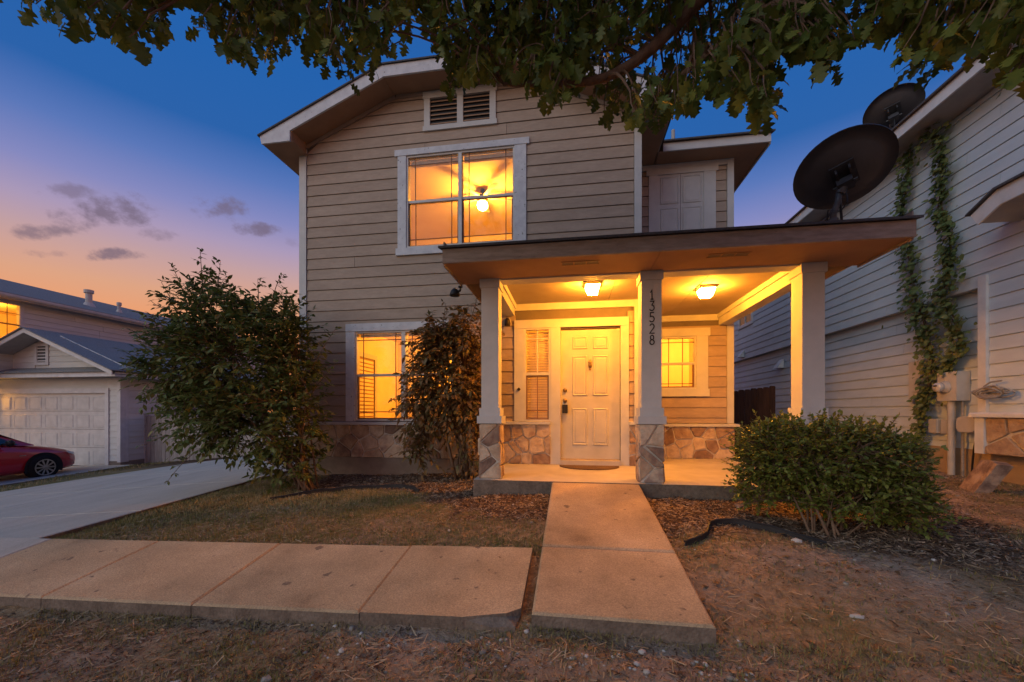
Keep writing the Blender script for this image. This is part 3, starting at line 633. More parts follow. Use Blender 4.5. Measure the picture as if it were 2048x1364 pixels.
# beams and ceiling
def part(name, mat, *boxes, parent=None):
    m = MB()
    for b_ in boxes: m.box(*b_)
    return m.build(name, mat, parent or house)
part('front_beam', M['trim'], (-1.10, 2.735, 4.815, 5.00, 2.438, 2.70))
part('side_beam', M['trim'], (2.546, 2.72, 5.001, R - .036, 2.335, 2.70))
part('side_beam', M['trim'], (-1.085, -.893, 5.001, F - .036, 2.345, 2.70))
for x0, x1 in ((-.892, .56), (.566, 1.70), (1.706, 2.545)):
    part('ceiling_panel', M['ceil'], (x0, x1, 5.001, F - .003 if x1 < 1.06 else R - .003, CEI, CEI + .012))
part('ceiling_trim', M['trim'], (-.892, 1.06, F - .03, F - .001, 2.43, CEI - .001)); part('ceiling_trim', M['trim'], (1.062, 2.545, R - .03, R - .001, 2.43, CEI - .001))
part('ceiling_trim', M['trim'], (2.52, 2.5455, 5.001, R - .031, 2.46, CEI - .001)); part('ceiling_trim', M['trim'], (-.8925, -.868, 5.001, F - .031, 2.46, CEI - .001))
part('porch_fascia', M['fasciap'], (-1.40, 3.165, 4.205, 4.235, 2.45, 2.605))
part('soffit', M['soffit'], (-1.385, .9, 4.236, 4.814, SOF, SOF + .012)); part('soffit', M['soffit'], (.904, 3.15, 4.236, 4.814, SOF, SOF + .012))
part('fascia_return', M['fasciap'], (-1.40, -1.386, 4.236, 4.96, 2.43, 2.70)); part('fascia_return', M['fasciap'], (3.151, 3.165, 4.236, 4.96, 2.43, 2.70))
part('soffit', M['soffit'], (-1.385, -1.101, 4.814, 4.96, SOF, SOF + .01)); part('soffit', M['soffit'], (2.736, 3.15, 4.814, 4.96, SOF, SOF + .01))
m = MB(); k = .2
m.prism([(4.17, 2.608), (4.17, 2.632), (R, 2.632 + k*(R - 4.17)), (R, 2.608 + k*(R - 4.17))], 'x', 1.056, 3.20); m.prism([(4.17, 2.608), (4.17, 2.632), (F - .04, 2.632 + k*(F - .04 - 4.17)), (F - .04, 2.608 + k*(F - .04 - 4.17))], 'x', -1.44, 1.0555)
m.build('porch_roof', M['shingle'], house)
for x0, x1 in ((-1.36, -1.34), (3.11, 3.13)): m = MB(); m.prism([(4.24, 2.47), (4.24, 2.60), (F - .05, 2.60 + k*(F - .05 - 4.24)), (F - .05, 2.47)], 'x', x0, x1); m.build('roof_cheek', M['siding'], house)
for vx in (-.10, 1.42):
    v_ = part('soffit_vent', M['soffit'], (vx - .012, vx + .40, 4.37, 4.385, SOF - .006, SOF - .001), (vx - .012, vx + .40, 4.465, 4.48, SOF - .006, SOF - .001))
    for q in range(3): part('vent_screen', M['sheath'], (vx + q*.135, vx + q*.135 + .118, 4.386, 4.464, SOF - .004, SOF - .001), parent=v_)
# main roof with clipped gable
FA = 5.89; E0, ET = 5.24, 5.384
def top(x): return ET + .417*(min(x, 2*CX - x) + 5.11)
for mir in (0, 1):
    f_ = (lambda x: 2*CX - x) if mir else (lambda x: x)
    def poly(pts): q = [(f_(x), z) for x, z in pts]; return q[::-1] if mir else q
    m = MB(); m.prism(poly([(-5.055, E0), (-4.54, E0), (-4.54, top(-4.54) - .215), (-2.93, top(-2.93) - .215), (-2.93, top(-2.93) - .022), (-5.085, top(-5.085) - .022)]), 'y', FA - .015, FA + .015); m.build('rake_fascia', M['trimw'], house)
    a, b_ = sorted((f_(-5.05), f_(-5.03))); m = MB(); m.box(a, b_, FA + .016, 15, E0 + .002, 5.37); m.build('eave_fascia', M['frieze'], house)
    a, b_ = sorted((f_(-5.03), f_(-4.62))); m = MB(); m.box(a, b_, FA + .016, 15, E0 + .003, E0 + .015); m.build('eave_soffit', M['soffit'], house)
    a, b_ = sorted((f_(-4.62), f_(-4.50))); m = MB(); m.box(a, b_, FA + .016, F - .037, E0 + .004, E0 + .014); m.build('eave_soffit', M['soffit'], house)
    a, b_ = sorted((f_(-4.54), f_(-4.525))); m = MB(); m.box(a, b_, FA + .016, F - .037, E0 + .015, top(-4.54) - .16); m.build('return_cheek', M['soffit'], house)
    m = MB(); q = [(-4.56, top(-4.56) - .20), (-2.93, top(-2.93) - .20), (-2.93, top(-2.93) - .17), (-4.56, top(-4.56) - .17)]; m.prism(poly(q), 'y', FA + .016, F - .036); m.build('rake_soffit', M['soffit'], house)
    m = MB(); P = [(-5.11, FA - .04, ET), (-2.95, FA - .04, top(-2.95)), (CX, 7.1, 6.77), (CX, 15.3, 6.77), (-5.11, 15.3, ET)]; P = [(f_(x), y, z) for x, y, z in P]; lo = [(x, y, z - .024) for x, y, z in P]; n = 5
    m.add(P + lo, [(0, 1, 2, 3, 4)[::-1], (5, 6, 7, 8, 9)] + [(i, (i+1) % 5, (i+1) % 5 + 5, i + 5) for i in range(5)]); m.build('roof', M['shingle'], house)
xl, xr = -2.93, 2*CX + 2.93; zt = top(-2.95)
m = MB(); m.box(xl + .001, xr - .001, FA - .015, FA + .015, zt - .20, zt - .024); m.build('front_fascia', M['trimw'], house)
m = MB(); m.box(xl + .001, xr - .001, FA + .016, F - .036, zt - .185, zt - .17); m.build('front_soffit', M['soffit'], house)
m = MB(); P = [(-2.95, FA - .04, zt), (2*CX + 2.95, FA - .04, zt), (CX, 7.1, 6.771)]; m.add(P + [(x, y, z - .023) for x, y, z in P], [(0, 1, 2), (5, 4, 3), (0, 3, 4, 1)]); m.build('hip_roof', M['shingle'], house)
# wing roof
part('wing_fascia', M['trim'], (1.54, 3.225, 7.05, 7.08, E0, 5.375)); part('wing_soffit', M['soffit'], (1.05, 3.21, 7.081, R - .037, E0 + .002, E0 + .014), (2.80, 3.21, R - .037, 15, E0 + .002, E0 + .014))
part('wing_rake', M['trim'], (3.211, 3.235, 7.081, 15, E0 - .02, 5.375))
m = MB(); m.prism([(7.0, 5.38), (7.0, 5.405), (11, 6.40), (11, 6.375)], 'x', 1.45, 3.27); wr_ = m.build('wing_roof', M['shingle'], house)
m = MB(); m.tube([(1.83, 7.6, 5.4), (1.83, 7.6, 5.95)], .032, 10); m.build('vent_pipe', M['pvc'], wr_)

# rooms behind the lit windows
def room(x0, x1, y0, y1, z0, z1, lamp, strength=None, r=.09):
    m = MB(); m.add([(x0, y0, z0), (x1, y0, z0), (x1, y1, z0), (x0, y1, z0), (x0, y0, z1), (x1, y0, z1), (x1, y1, z1), (x0, y1, z1)], [(4, 7, 6, 5), (1, 2, 6, 5), (2, 3, 7, 6), (3, 0, 4, 7)])
    o = m.build('room', M['room'], house)
    m = MB(); m.add([(x0, y0, z0), (x1, y0, z0), (x1, y1, z0), (x0, y1, z0)], [(0, 1, 2, 3)]); m.build('floor', M['roomfloor'], o)
    if lamp:
        m = MB(); m.lathe([(.02, r*.95), (r*.6, r*.8), (r, r*.2), (r*.95, -r*.4), (r*.5, -r*.9), (.01, -r)], lamp, 'z', 16); m.build('lamp_globe', M['globe'], o, True)
        m = MB(); m.lathe([(r*.5, r*.95), (r*.5, r*1.15), (.02, r*1.2)], lamp, 'z', 12); m.tube([(lamp[0], lamp[1], lamp[2] + r), (lamp[0], lamp[1], z1)], .012, 8); m.build('lamp_stem', M['dark'], o)
    return o
room(-4.48, .93, F + .102, 10.6, 3.0, 5.62, None)
rl = room(-4.48, -1.06, F + .102, 9.8, .03, 2.62, (-2.2, 8.9, 2.40), r=.115)
room(-1.02, .93, F + .102, 9.8, .03, 2.62, (.55, 8.3, 2.2)); room(1.10, 2.66, R + .102, 9.6, .03, 2.62, (2.42, 8.2, 2.38), r=.10)
m = MB(); m.box(-4.47, -4.42, 7.6, 7.7, .03, 2.0); m.box(-4.47, -4.42, 8.5, 8.6, .03, 2.0); m.box(-4.47, -4.42, 7.6, 8.6, 2.0, 2.1); dc = m.build('door_casing', M['trim'], rl)
m = MB(); m.box(-4.475, -4.45, 7.7, 8.5, .03, 2.0); m.build('closet_door', M['soffit'], dc)
for k in range(22): m = MB(); m.box(-4.448, -4.43, 7.76, 8.44, .15 + k*.083, .205 + k*.083); m.build('slat', M['room'], dc)
cf = thing('ceiling_fan', 'ceiling fan with glowing globe behind the upper window', 'ceiling fan', (-1.9, 8.4, 5.62))
m = MB(); m.lathe([(.05, 5.62), (.05, 5.57), (.02, 5.56), (.02, 5.50), (.11, 5.48), (.12, 5.42), (.07, 5.39), (.05, 5.36)], (-1.9, 8.4, 0), 'z', 18); m.build('motor', M['dark'], cf, True)
for k in range(5):
    a = rad(72*k + 20); d = Vector((math.cos(a), math.sin(a), 0)); n = Vector((-d.y, d.x, 0)); c_ = Vector((-1.9, 8.4, 5.45)); m = MB()
    P = [c_ + d*.1 + n*.03, c_ + d*.62 + n*.065 + Vector((0, 0, .012)), c_ + d*.64, c_ + d*.62 - n*.065 - Vector((0, 0, .012)), c_ + d*.1 - n*.03]
    m.add(P + [p - Vector((0, 0, .008)) for p in P], [(0, 1, 2, 3, 4), (9, 8, 7, 6, 5)] + [(i, (i+1) % 5, (i+1) % 5 + 5, i + 5) for i in range(5)]); m.build('blade', M['blind'], cf)
m = MB(); m.lathe([(.05, 5.36), (.10, 5.33), (.115, 5.27), (.09, 5.21), (.04, 5.18), (.005, 5.175)], (-1.9, 8.4, 0), 'z', 18); m.build('lamp_globe', M['globe'], cf, True)

# porch ceiling lamps
def porch_lamp(x, y, label):
    t = thing('ceiling_light', label, 'lamp', (x, y, CEI), group='porch ceiling lamps')
    m = MB(); m.box(x - .125, x + .125, y - .125, y + .125, CEI - .018, CEI - .001); m.box(x - .105, x + .105, y - .105, y + .105, CEI - .032, CEI - .018); m.build('base', M['dark'], t)
    a, b_ = .096, .066; z1, z0 = CEI - .034, CEI - .135; m = MB(); c4 = [(-1, -1), (1, -1), (1, 1), (-1, 1)]
    m.add([(x + sx*a, y + sy*a, z1) for sx, sy in c4] + [(x + sx*b_, y + sy*b_, z0) for sx, sy in c4], [(i, i+4, (i+1) % 4 + 4, (i+1) % 4) for i in range(4)] + [(7, 6, 5, 4)]); m.build('lamp_shade', M['lampglass'], t)
    for sx, sy in c4: m = MB(); m.tube([(x + sx*(a + .004), y + sy*(a + .004), z1), (x + sx*(b_ + .004), y + sy*(b_ + .004), z0 - .004)], .0065, 6); m.build('frame_bar', M['dark'], t)
    m = MB()
    for i in range(4):
        (ax_, ay), (bx, by) = c4[i], c4[(i+1) % 4]; m.tube([(x + ax_*(b_ + .004), y + ay*(b_ + .004), z0 - .004), (x + bx*(b_ + .004), y + by*(b_ + .004), z0 - .004)], .0055, 6)
    m.build('lower_rim', M['dark'], t)
porch_lamp(.28, 5.42, 'square glass ceiling lamp above the front door'); porch_lamp(1.83, 5.80, 'square glass ceiling lamp right of the numbered column')
# small porch things
m = MB(); n = 24; P = [(.262 + .44*math.cos(math.pi*(1 + i/n)), 6.10 + .40*math.sin(math.pi*(1 + i/n))) for i in range(n+1)]; m.prism(P, 'z', .0015, .016); m.build('doormat', M['mat'], label='half-round brown coir doormat in front of the door', cat='doormat')
t = thing('lockbox', 'black key lockbox hanging from the front door knob', 'lockbox', (-.10, F - .05, .82))
m = MB(); m.prism([(-.137, .80), (-.063, .80), (-.058, .81), (-.058, .925), (-.066, .935), (-.134, .935), (-.142, .925), (-.142, .81)], 'y', F - .062, F - .018); m.build('body', M['black'], t)
m = MB(); m.tube([(-.125, F - .04, .93)] + [(-.10 + .026*math.cos(rad(a)), F - .04, .985 + .032*math.sin(rad(a))) for a in range(180, -1, -30)] + [(-.075, F - .04, .93)], .0055, 6); m.build('shackle', M['alloy'], t)
t = thing('floodlight', 'small black security light under the porch roof left corner', 'light', (-1.45, 4.98, 2.46))
m = MB(); m.lathe([(.03, 0), (.03, -.015), (.012, -.02), (.012, -.06)], (-1.43, 5.02, 2.455), 'z', 10); m.tube([(-1.43, 5.02, 2.40), (-1.47, 4.99, 2.37)], .014, 8); m.build('arm', M['black'], t)
m = MB(); m.lathe([(.012, .05), (.045, .02), (.062, -.02), (.066, -.05), (.05, -.055)], (-1.49, 4.97, 2.37), 'z', 14); m.build('lamp_head', M['black'], t, True)
t = thing('wall_light', 'small metal spotlight on the wall under the left porch beam', 'light', (-1.0, 6.2, 2.2))
m = MB(); m.lathe([(.045, 0), (.045, -.02), (.012, -.03), (.012, -.06)], (-1.0, F - .03, 2.27), 'y', 12); m.build('base', M['pvc'], t)
m = MB(); m.lathe([(.02, .06), (.04, .03), (.045, -.06), (.03, -.065)], (-1.0, F - .11, 2.24), 'z', 12); m.build('lamp_head', M['dark'], t, True)
m = MB(); m.lathe([(.03, 0), (.03, -.02), (.018, -.035), (.002, -.04)], (-.825, F - .04, 1.18), 'y', 4); m.build('doorbell', M['dark'], house)

# ------------------------------------------------------------------ house on the right
rh = thing('neighbour_house', 'pale grey lap-sided house beside the porch on the right', 'house', (5.66, 7, -.12))
XW, XL = 5.66, 5.76
part('side_wall', M['rsid'], (XW, XW + .1, 3.0, 6.449, .3, 5.3), (XW, XW + .1, 6.449, 16, 2.56, 5.3), (XL, XL + .1, 6.449, 16, .25, 2.56), (XW, 9.5, 3.0, 3.1, .3, 5.3), parent=rh)
rw = rh.children[0]
siding('x', XW, -1, 3.0, 6.34, .80, 2.56, 2.56, .1815, [], M['rsid'], rw, seed=2); siding('x', XW, -1, 3.0, 16, 2.56, 5.19, 2.56, .1815, [(13.5, 14.6, 3.62, 4.35)], M['rsid'], rw, seed=3)
siding('x', XL, -1, 6.455, 16, .28, 2.555, 2.555, .1815, [(7.35, 7.68, .98, 1.67)], M['rsid'], rw, seed=4)
part('corner_board', M['rtrim'], (XW - .055, XW, 6.342, 6.452, .75, 2.70), parent=rh)
part('foundation', M['tanfound'], (XL - .03, XL + .1, 3.0, 16, -.5, .278), parent=rh)
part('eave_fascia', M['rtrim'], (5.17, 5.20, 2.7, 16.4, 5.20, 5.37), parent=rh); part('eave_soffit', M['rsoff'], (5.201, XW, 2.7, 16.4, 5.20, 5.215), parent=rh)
m = MB(); m.prism([(5.12, 5.372), (5.12, 5.40), (9.6, 7.3), (9.6, 7.27)], 'y', 2.6, 16.5); m.build('roof', M['shingle'], rh)
# stone skirt with cap and end trim
sk = part('stone_skirt', M['mortar'], (5.54, XW, 3.0, 6.25, .26, .748), parent=rh); stones('x', 5.54, -1, 3.0, 6.245, .262, .745, 10, 2, sk, 77, .014, .035)
m = MB(); m.prism([(5.45, .75), (5.45, .79), (5.47, .812), (XW - .03, .815), (XW - .03, .75)], 'y', 3.0, 6.40); m.build('skirt_cap', M['rtrim'], rh)
part('skirt_trim', M['rtrim'], (5.50, XW - .03, 6.251, 6.375, .255, .749), parent=rh)
# little roof return, window and vent hoods
m = MB(); m.prism([(6.02, 3.38), (5.93, 3.22), (5.66, 3.345), (3.2, 3.345), (3.2, 3.54), (5.70, 3.54)], 'x', 5.15, 5.175); rt = m.build('roof_return', M['rtrim'], rh)
m = MB(); m.prism([(6.0, 3.36), (5.94, 3.24), (5.66, 3.36), (3.2, 3.36), (3.2, 3.52), (5.70, 3.52)], 'x', 5.176, XW - .03); m.build('return_soffit', M['rsoff'], rt)
m = MB(); m.prism([(6.05, 3.385), (6.05, 3.405), (5.70, 3.57), (3.2, 3.57), (3.2, 3.542), (5.70, 3.542)], 'x', 5.11, XW - .03); m.build('return_shingles', M['shingle'], rt)
sw = part('side_window', M['rtrim'], (XW - .035, XW, 13.5, 13.6, 3.62, 4.35), (XW - .035, XW, 14.5, 14.6, 3.62, 4.35), (XW - .035, XW, 13.6, 14.5, 4.25, 4.35), (XW - .035, XW, 13.6, 14.5, 3.62, 3.72), parent=rh)
part('pane', M['carglass'], (XW - .012, XW - .004, 13.6, 14.5, 3.72, 4.25), parent=sw); part('mullion', M['rtrim'], (XW - .03, XW - .013, 14.03, 14.07, 3.72, 4.25), parent=sw)
for yy, zz in ((14.2, 2.72), (11.95, 2.12)):
    x = XW if zz > 2.5 else XL
    m = MB(); m.prism([(x - .20, zz - .09), (x - .03, zz - .09), (x - .03, zz + .15)], 'y', yy - .11, yy + .11); m.build('vent_hood', M['rtrim'], rh)
# utilities on its wall
t = thing('breaker_panel', 'flat grey breaker panel beside the vine on the pale wall', 'electrical box', (XL, 7.5, 1.0)); part('box', M['metalbox'], (5.66, XL - .002, 7.355, 7.675, .985, 1.665), parent=t); part('lid', M['metalbox'], (5.650, 5.659, 7.37, 7.66, 1.0, 1.65), parent=t)
t = thing('electric_meter', 'grey electric meter box with round glass dial on pale wall', 'electric meter', (XL, 6.85, 1.0)); part('box', M['metalbox'], (5.555, XL - .03, 6.70, 7.01, .985, 1.415), parent=t)
m = MB(); m.lathe([(.095, .001), (.095, -.018), (.078, -.022), (.078, -.06)], (5.554, 6.87, 1.19), 'x', 22); m.build('collar', M['pvc'], t, True)
m = MB(); m.lathe([(.070, -.06), (.070, -.115), (.06, -.13), (.004, -.134)], (5.554, 6.87, 1.19), 'x', 22); mg = m.build('dial_glass', M['headl'], t, True); part('dial_window', M['black'], (5.411, 5.418, 6.845, 6.895, 1.20, 1.222), parent=mg)
m = MB(); m.tube([(5.62, 6.86, -.2), (5.62, 6.86, .985)], .042, 14); m.build('conduit', M['pvc'], label='thick grey conduit pipe rising from soil to the meter box', cat='pipe')
m = MB(); m.tube([(5.66, 6.73, -.2), (5.66, 6.73, .5), (5.67, 6.74, .985)], .018, 8); m.build('cable_riser', M['cable'], label='thin dark cable beside the thick grey conduit pipe', cat='cable')
t = thing('telephone_box', 'small grey utility box left of the conduit, farther from it', 'utility box', (XL, 7.17, .5)); part('box', M['metalbox'], (5.63, XL - .03, 7.10, 7.25, .49, .71), parent=t); part('lid', M['pvc'], (5.618, 5.629, 7.105, 7.245, .495, .705), parent=t)
t = thing('junction_box', 'narrow grey utility box right next to the conduit', 'utility box', (XL, 6.97, .5)); part('box', M['metalbox'], (5.63, XL - .03, 6.915, 7.03, .485, .705), parent=t); part('lid', M['pvc'], (5.615, 5.629, 6.92, 7.025, .49, .70), parent=t)
t = thing('cable_enclosure', 'rounded beige cable enclosure beside the stone skirt', 'utility box', (XL, 6.55, .52)); P = []
for cy, cz, a0 in ((6.62, .69, 0), (6.47, .69, 90), (6.47, .595, 180), (6.62, .595, 270)):
    P += [(cy + .07*math.cos(rad(a0 + q*22.5)), cz + .07*math.sin(rad(a0 + q*22.5))) for q in range(5)]
m = MB(); m.prism(P, 'x', 5.56, XL - .03); m.build('box', M['metalbox'], t); m = MB(); cy, cz = 6.545, .6425; m.prism([(cy + (y-cy)*.95, cz + (z-cz)*.93) for y, z in P], 'x', 5.535, 5.559); m.build('cover', M['pvc'], t)
m = MB()
for k in range(6):
    a0 = k*.9; cy, cz = 6.12 + .02*k, 1.08 + .012*math.sin(k*2); m.tube([(5.56 - .012*k + .02*math.sin(j*.7 + k), cy + (.17 + .012*math.sin(k*3))*math.cos(2*math.pi*j/24), cz + (.055 + .01*math.cos(k*2))*math.sin(2*math.pi*j/24) + .025*math.cos(2*math.pi*j/24 + k)) for j in range(25)], .012, 6, cap=False)
m.tube([(5.55, 6.28, 1.09), (5.54, 6.29, 1.17), (5.55, 6.22, 1.22), (5.57, 6.10, 1.23)], .011, 6); m.build('cable_coil', M['cable'], label='coil of grey cable hanging on the wall above stone skirt', cat='cable')
m = MB(); m.tube([(5.64, 6.5, .52), (5.62, 6.52, .3), (5.65, 6.58, .05), (5.66, 6.6, -.15)], .012, 6); m.build('drop_cable', M['black'], label='black cable dropping from the rounded cable enclosure', cat='cable')
# leaning limestone slab
m = MB(); P = [(4.80, 5.79, -.16), (4.72, 5.50, -.17), (4.86, 5.37, .215), (4.93, 5.52, .245), (4.95, 5.66, .235)]; Q = [(x + .13, y - .035, z - .02) for x, y, z in P]; n = 5
m.add(P + Q, [(0, 1, 2, 3, 4), (9, 8, 7, 6, 5)] + [(i, i+n, (i+1) % n + n, (i+1) % n) for i in range(n)]); m.build('limestone_slab', M['lime'], label='broken limestone slab leaning by the conduit near the right house', cat='stone')
# dark cross fence between the houses
df = thing('wood_fence', 'dark stained plank fence between the two houses', 'fence', (3.6, 9.6, -.1))
x = 2.82; k = 0
while x < 4.42:
    w_ = .128; zt = 1.20 + (x - 2.8)*.13 + random.uniform(-.012, .012); m = MB(); yy = 9.6 + (.004 if k % 2 else 0); m.prism([(x, -.1), (x + w_ - .006, -.1), (x + w_ - .006, zt - .02), (x + w_ - .03, zt), (x + .024, zt), (x, zt - .02)], 'y', yy, yy + .018); m.build('plank', M['fenced'], df); x += w_; k += 1
for zz in (.25, .95): part('rail', M['fenced'], (2.82, 4.42, 9.625, 9.66, zz, zz + .08), parent=df)

# ------------------------------------------------------------------ house on the left
lh = thing('garage_house', 'grey lap-sided house with garage and grey shingle roofs at left', 'house', (-15.5, 10.2, -.9))
gY, gX, gz = 10.2, -13.55, -.86
part('garage_wall', M['lsid'], (-18.9, -18.3, gY, gY + .1, gz, 1.99), (-14.05, gX, gY, gY + .1, gz, 1.99), (-18.3, -14.05, gY, gY + .1, 1.40, 1.99), (gX - .1, gX, gY + .1, 15.5, gz, 2.1), parent=lh); gw = lh.children[0]
m = MB(); m.prism([(-18.8, 2.0), (-13.6, 2.0), (-13.6, 2.17), (-16.2, 3.26), (-18.8, 2.17)], 'y', gY + .002, gY + .1); m.build('gable_wall', M['lsid'], lh); gg = lh.children[-1]
siding('y', gY, -1, -14.0, gX - .09, gz + .18, 2.0, gz, .181, [], M['lsid'], gw, seed=2); siding('x', gX, 1, gY + .08, 15.4, gz + .18, 1.9, gz, .181, [], M['lsid'], gw, seed=3)
def ggl(z): d = (z - 2.18)/.416; return (-19.35 + d + .15, -13.15 - d - .15)
siding('y', gY, -1, -19.2, -13.2, 2.2, 3.2, 2.2, .181, [(-16.72, -16.18, 2.29, 2.97)], M['lsid'], gg, lim=ggl, seed=4)
part('corner_board', M['ltrim'], (gX - .09, gX + .03, gY - .03, gY + .1, gz + .15, 1.95), parent=lh); part('corner_board', M['ltrim'], (gX + .001, gX + .032, gY + .101, gY + .2, gz + .15, 1.95), parent=lh)
part('door_casing', M['ltrim'], (-14.06, -13.93, gY - .05, gY, gz, 1.55), (-18.4, -14.061, gY - .05, gY, 1.40, 1.55), (-18.4, -18.28, gY - .05, gY, gz, 1.40), parent=lh)
gd = part('garage_door', M['gdoor'], (-18.28, -14.06, gY + .03, gY + .07, gz + .02, 1.40), parent=lh)
for i in range(7):
    for j in range(4):
        x0 = -18.28 + .06 + i*.603; z0 = gz + .07 + j*.562; raised(gd, x0, x0 + .48, z0, z0 + .40, gY + .03, M['gdoor'], d=.011)
for j in range(1, 4): part('panel_seam', M['sheath'], (-18.28, -14.06, gY + .0265, gY + .029, gz + .02 + j*.562 - .005, gz + .02 + j*.562 + .005), parent=gd)
part('foundation', M['found'], (-14.0, gX + .02, gY - .02, 15.5, gz - .3, gz + .17), parent=lh)
# pent strip, fascias, roofs
part('pent_fascia', M['ltrim'], (-19.4, -13.10, 9.72, 9.75, 1.86, 1.99), (-13.13, -13.10, 9.751, 15.6, 1.86, 1.99), parent=lh); part('pent_soffit', M['rsoff'], (-19.4, -13.131, 9.751, gY - .031, 1.88, 1.895), (gX + .033, -13.131, gY - .03, 15.6, 1.88, 1.895), parent=lh)
m = MB(); m.prism([(9.66, 1.993), (9.66, 2.015), (gY - .03, 2.20), (gY - .03, 2.175)], 'x', -19.4, -13.06); m.build('pent_roof', M['lroof'], lh)
for s_ in (-1, 1):
    f_ = (lambda x: x) if s_ > 0 else (lambda x: -32.4 - x)
    q = [(f_(x), z) for x, z in ((-16.2, 3.20), (-13.06, 1.89), (-13.06, 2.02), (-16.2, 3.33))]; q = q if s_ > 0 else q[::-1]
    m = MB(); m.prism(q, 'y', 9.60, 9.63); m.build('rake_fascia', M['ltrim'], lh)
    q = [(f_(x), z) for x, z in ((-16.2, 3.21), (-13.1, 1.915), (-13.1, 1.93), (-16.2, 3.225))]; q = q if s_ > 0 else q[::-1]
    m = MB(); m.prism(q, 'y', 9.631, gY - .032); m.build('rake_soffit', M['rsoff'], lh)
m = MB(); m.prism([(-19.38, 2.008), (-16.2, 3.335), (-13.02, 2.008), (-13.02, 2.035), (-16.2, 3.362), (-19.38, 2.035)], 'y', 9.55, 15.6); m.build('garage_roof', M['lroof'], lh)
gv = part('gable_vent', M['ltrim'], (-16.72, -16.62, gY - .045, gY, 2.29, 2.97), (-16.28, -16.18, gY - .045, gY, 2.29, 2.97), (-16.62, -16.28, gY - .045, gY, 2.88, 2.97), (-16.62, -16.28, gY - .045, gY, 2.29, 2.38), parent=lh)
part('dark_backing', M['black'], (-16.62, -16.28, gY - .012, gY - .008, 2.38, 2.88), parent=gv)
for k in range(5): m = MB(); z = 2.40 + k*.098; m.prism([(gY - .042, z), (gY - .042, z + .015), (gY - .013, z + .055), (gY - .013, z + .04)], 'x', -16.62, -16.28); m.build('louver', M['ltrim'], gv)
UX = -17.6
hol = [(9.05, 10.33, 2.97, 4.24)]
m = MB(); wall_pieces(m, 8.6, 21, 1.9, 4.46, hol, lambda m, a, b_, c_, d: m.box(UX - .1, UX, a, b_, c_, d)); m.box(-24.5, UX - .1, 8.6, 8.7, 1.9, 4.46); m.box(-24.5, UX - .1, 20.9, 21, 1.9, 4.46); m.box(-24.5, -24.4, 8.7, 20.9, 1.9, 4.46); m.build('upper_wall', M['lsid'], lh); uw = lh.children[-1]
siding('x', UX, 1, 8.6, 21, 2.0, 4.44, 2.6, .181, [(8.95, 10.43, 2.87, 4.34)], M['lsid'], uw, seed=8)
W = part('upper_window', M['ltrim'], (UX, UX + .04, 8.95, 9.05, 2.87, 4.34), (UX, UX + .04, 10.33, 10.43, 2.87, 4.34), (UX, UX + .04, 9.05, 10.33, 4.24, 4.34), (UX, UX + .04, 9.05, 10.33, 2.87, 2.97), parent=lh)
part('pane', M['glass'], (UX - .01, UX - .006, 9.05, 10.33, 2.97, 4.24), parent=W)
for b_ in ((UX - .03, UX + .012, 9.05, 10.33, 3.585, 3.625), (UX - .02, UX + .010, 9.675, 9.705, 2.97, 4.24), (UX - .005, UX + .004, 10.05, 10.065, 2.97, 4.24), (UX - .005, UX + .004, 9.05, 10.33, 3.95, 3.965)): part('muntin', M['muntin'], b_, parent=W)
m = MB(); x0, x1, y0, y1, z0, z1 = -20.5, UX - .102, 8.72, 12.5, 2.0, 4.4
m.add([(x0, y0, z0), (x1, y0, z0), (x1, y1, z0), (x0, y1, z0), (x0, y0, z1), (x1, y0, z1), (x1, y1, z1), (x0, y1, z1)], [(0, 1, 2, 3), (4, 7, 6, 5), (0, 4, 5, 1), (2, 6, 7, 3), (0, 3, 7, 4)]); ro = m.build('room', M['room'], lh)
m = MB(); m.lathe([(.02, .09), (.06, .07), (.1, .0), (.06, -.07), (.01, -.1)], (-18.9, 10.15, 4.1), 'z', 14); m.build('lamp_globe', M['globe'], ro, True)
m = MB(); m.prism([(-17.15, 4.47), (-17.15, 4.50), (-21.2, 5.82), (-25.2, 4.50), (-25.2, 4.47), (-21.2, 5.79)], 'y', 8.2, 21.4); m.build('main_roof', M['lroof'], lh); mr_ = lh.children[-1]
part('eave_fascia', M['ltrim'], (-17.22, -17.2, 8.25, 21.35, 4.33, 4.465), parent=lh); part('eave_soffit', M['rsoff'], (UX, -17.221, 8.25, 21.35, 4.34, 4.355), parent=lh)
m = MB(); m.prism([(-17.199, 4.36), (-17.12, 4.37), (-17.09, 4.41), (-17.085, 4.465), (-17.10, 4.466), (-17.199, 4.45)], 'y', 8.22, 21.38); m.build('gutter', M['ltrim'], lh)
for yy, h, r in ((12.9, .62, .10), (13.95, .42, .055)):
    x = -18.6; zb = 4.49 + .326*1.4; m = MB(); m.lathe([(r*2.2, -.05), (r*1.25, .12), (r, .13), (r, h - .13), (r*1.45, h - .12), (r*1.45, h), (.01, h + .02)], (x, yy, zb), 'z', 14); m.build('vent_pipe', M['metalbox'], mr_)
t = thing('garage_lantern', 'lit wall lantern at the left end of the garage door', 'lamp', (-18.6, gY, 1.2))
part('backplate', M['dark'], (-18.66, -18.54, gY - .035, gY - .03, 1.0, 1.35), parent=t); part('lamp_shade', M['lantern'], (-18.66, -18.54, gY - .17, gY - .05, 1.05, 1.28), parent=t); part('cap', M['dark'], (-18.68, -18.52, gY - .19, gY - .036, 1.281, 1.31), parent=t)
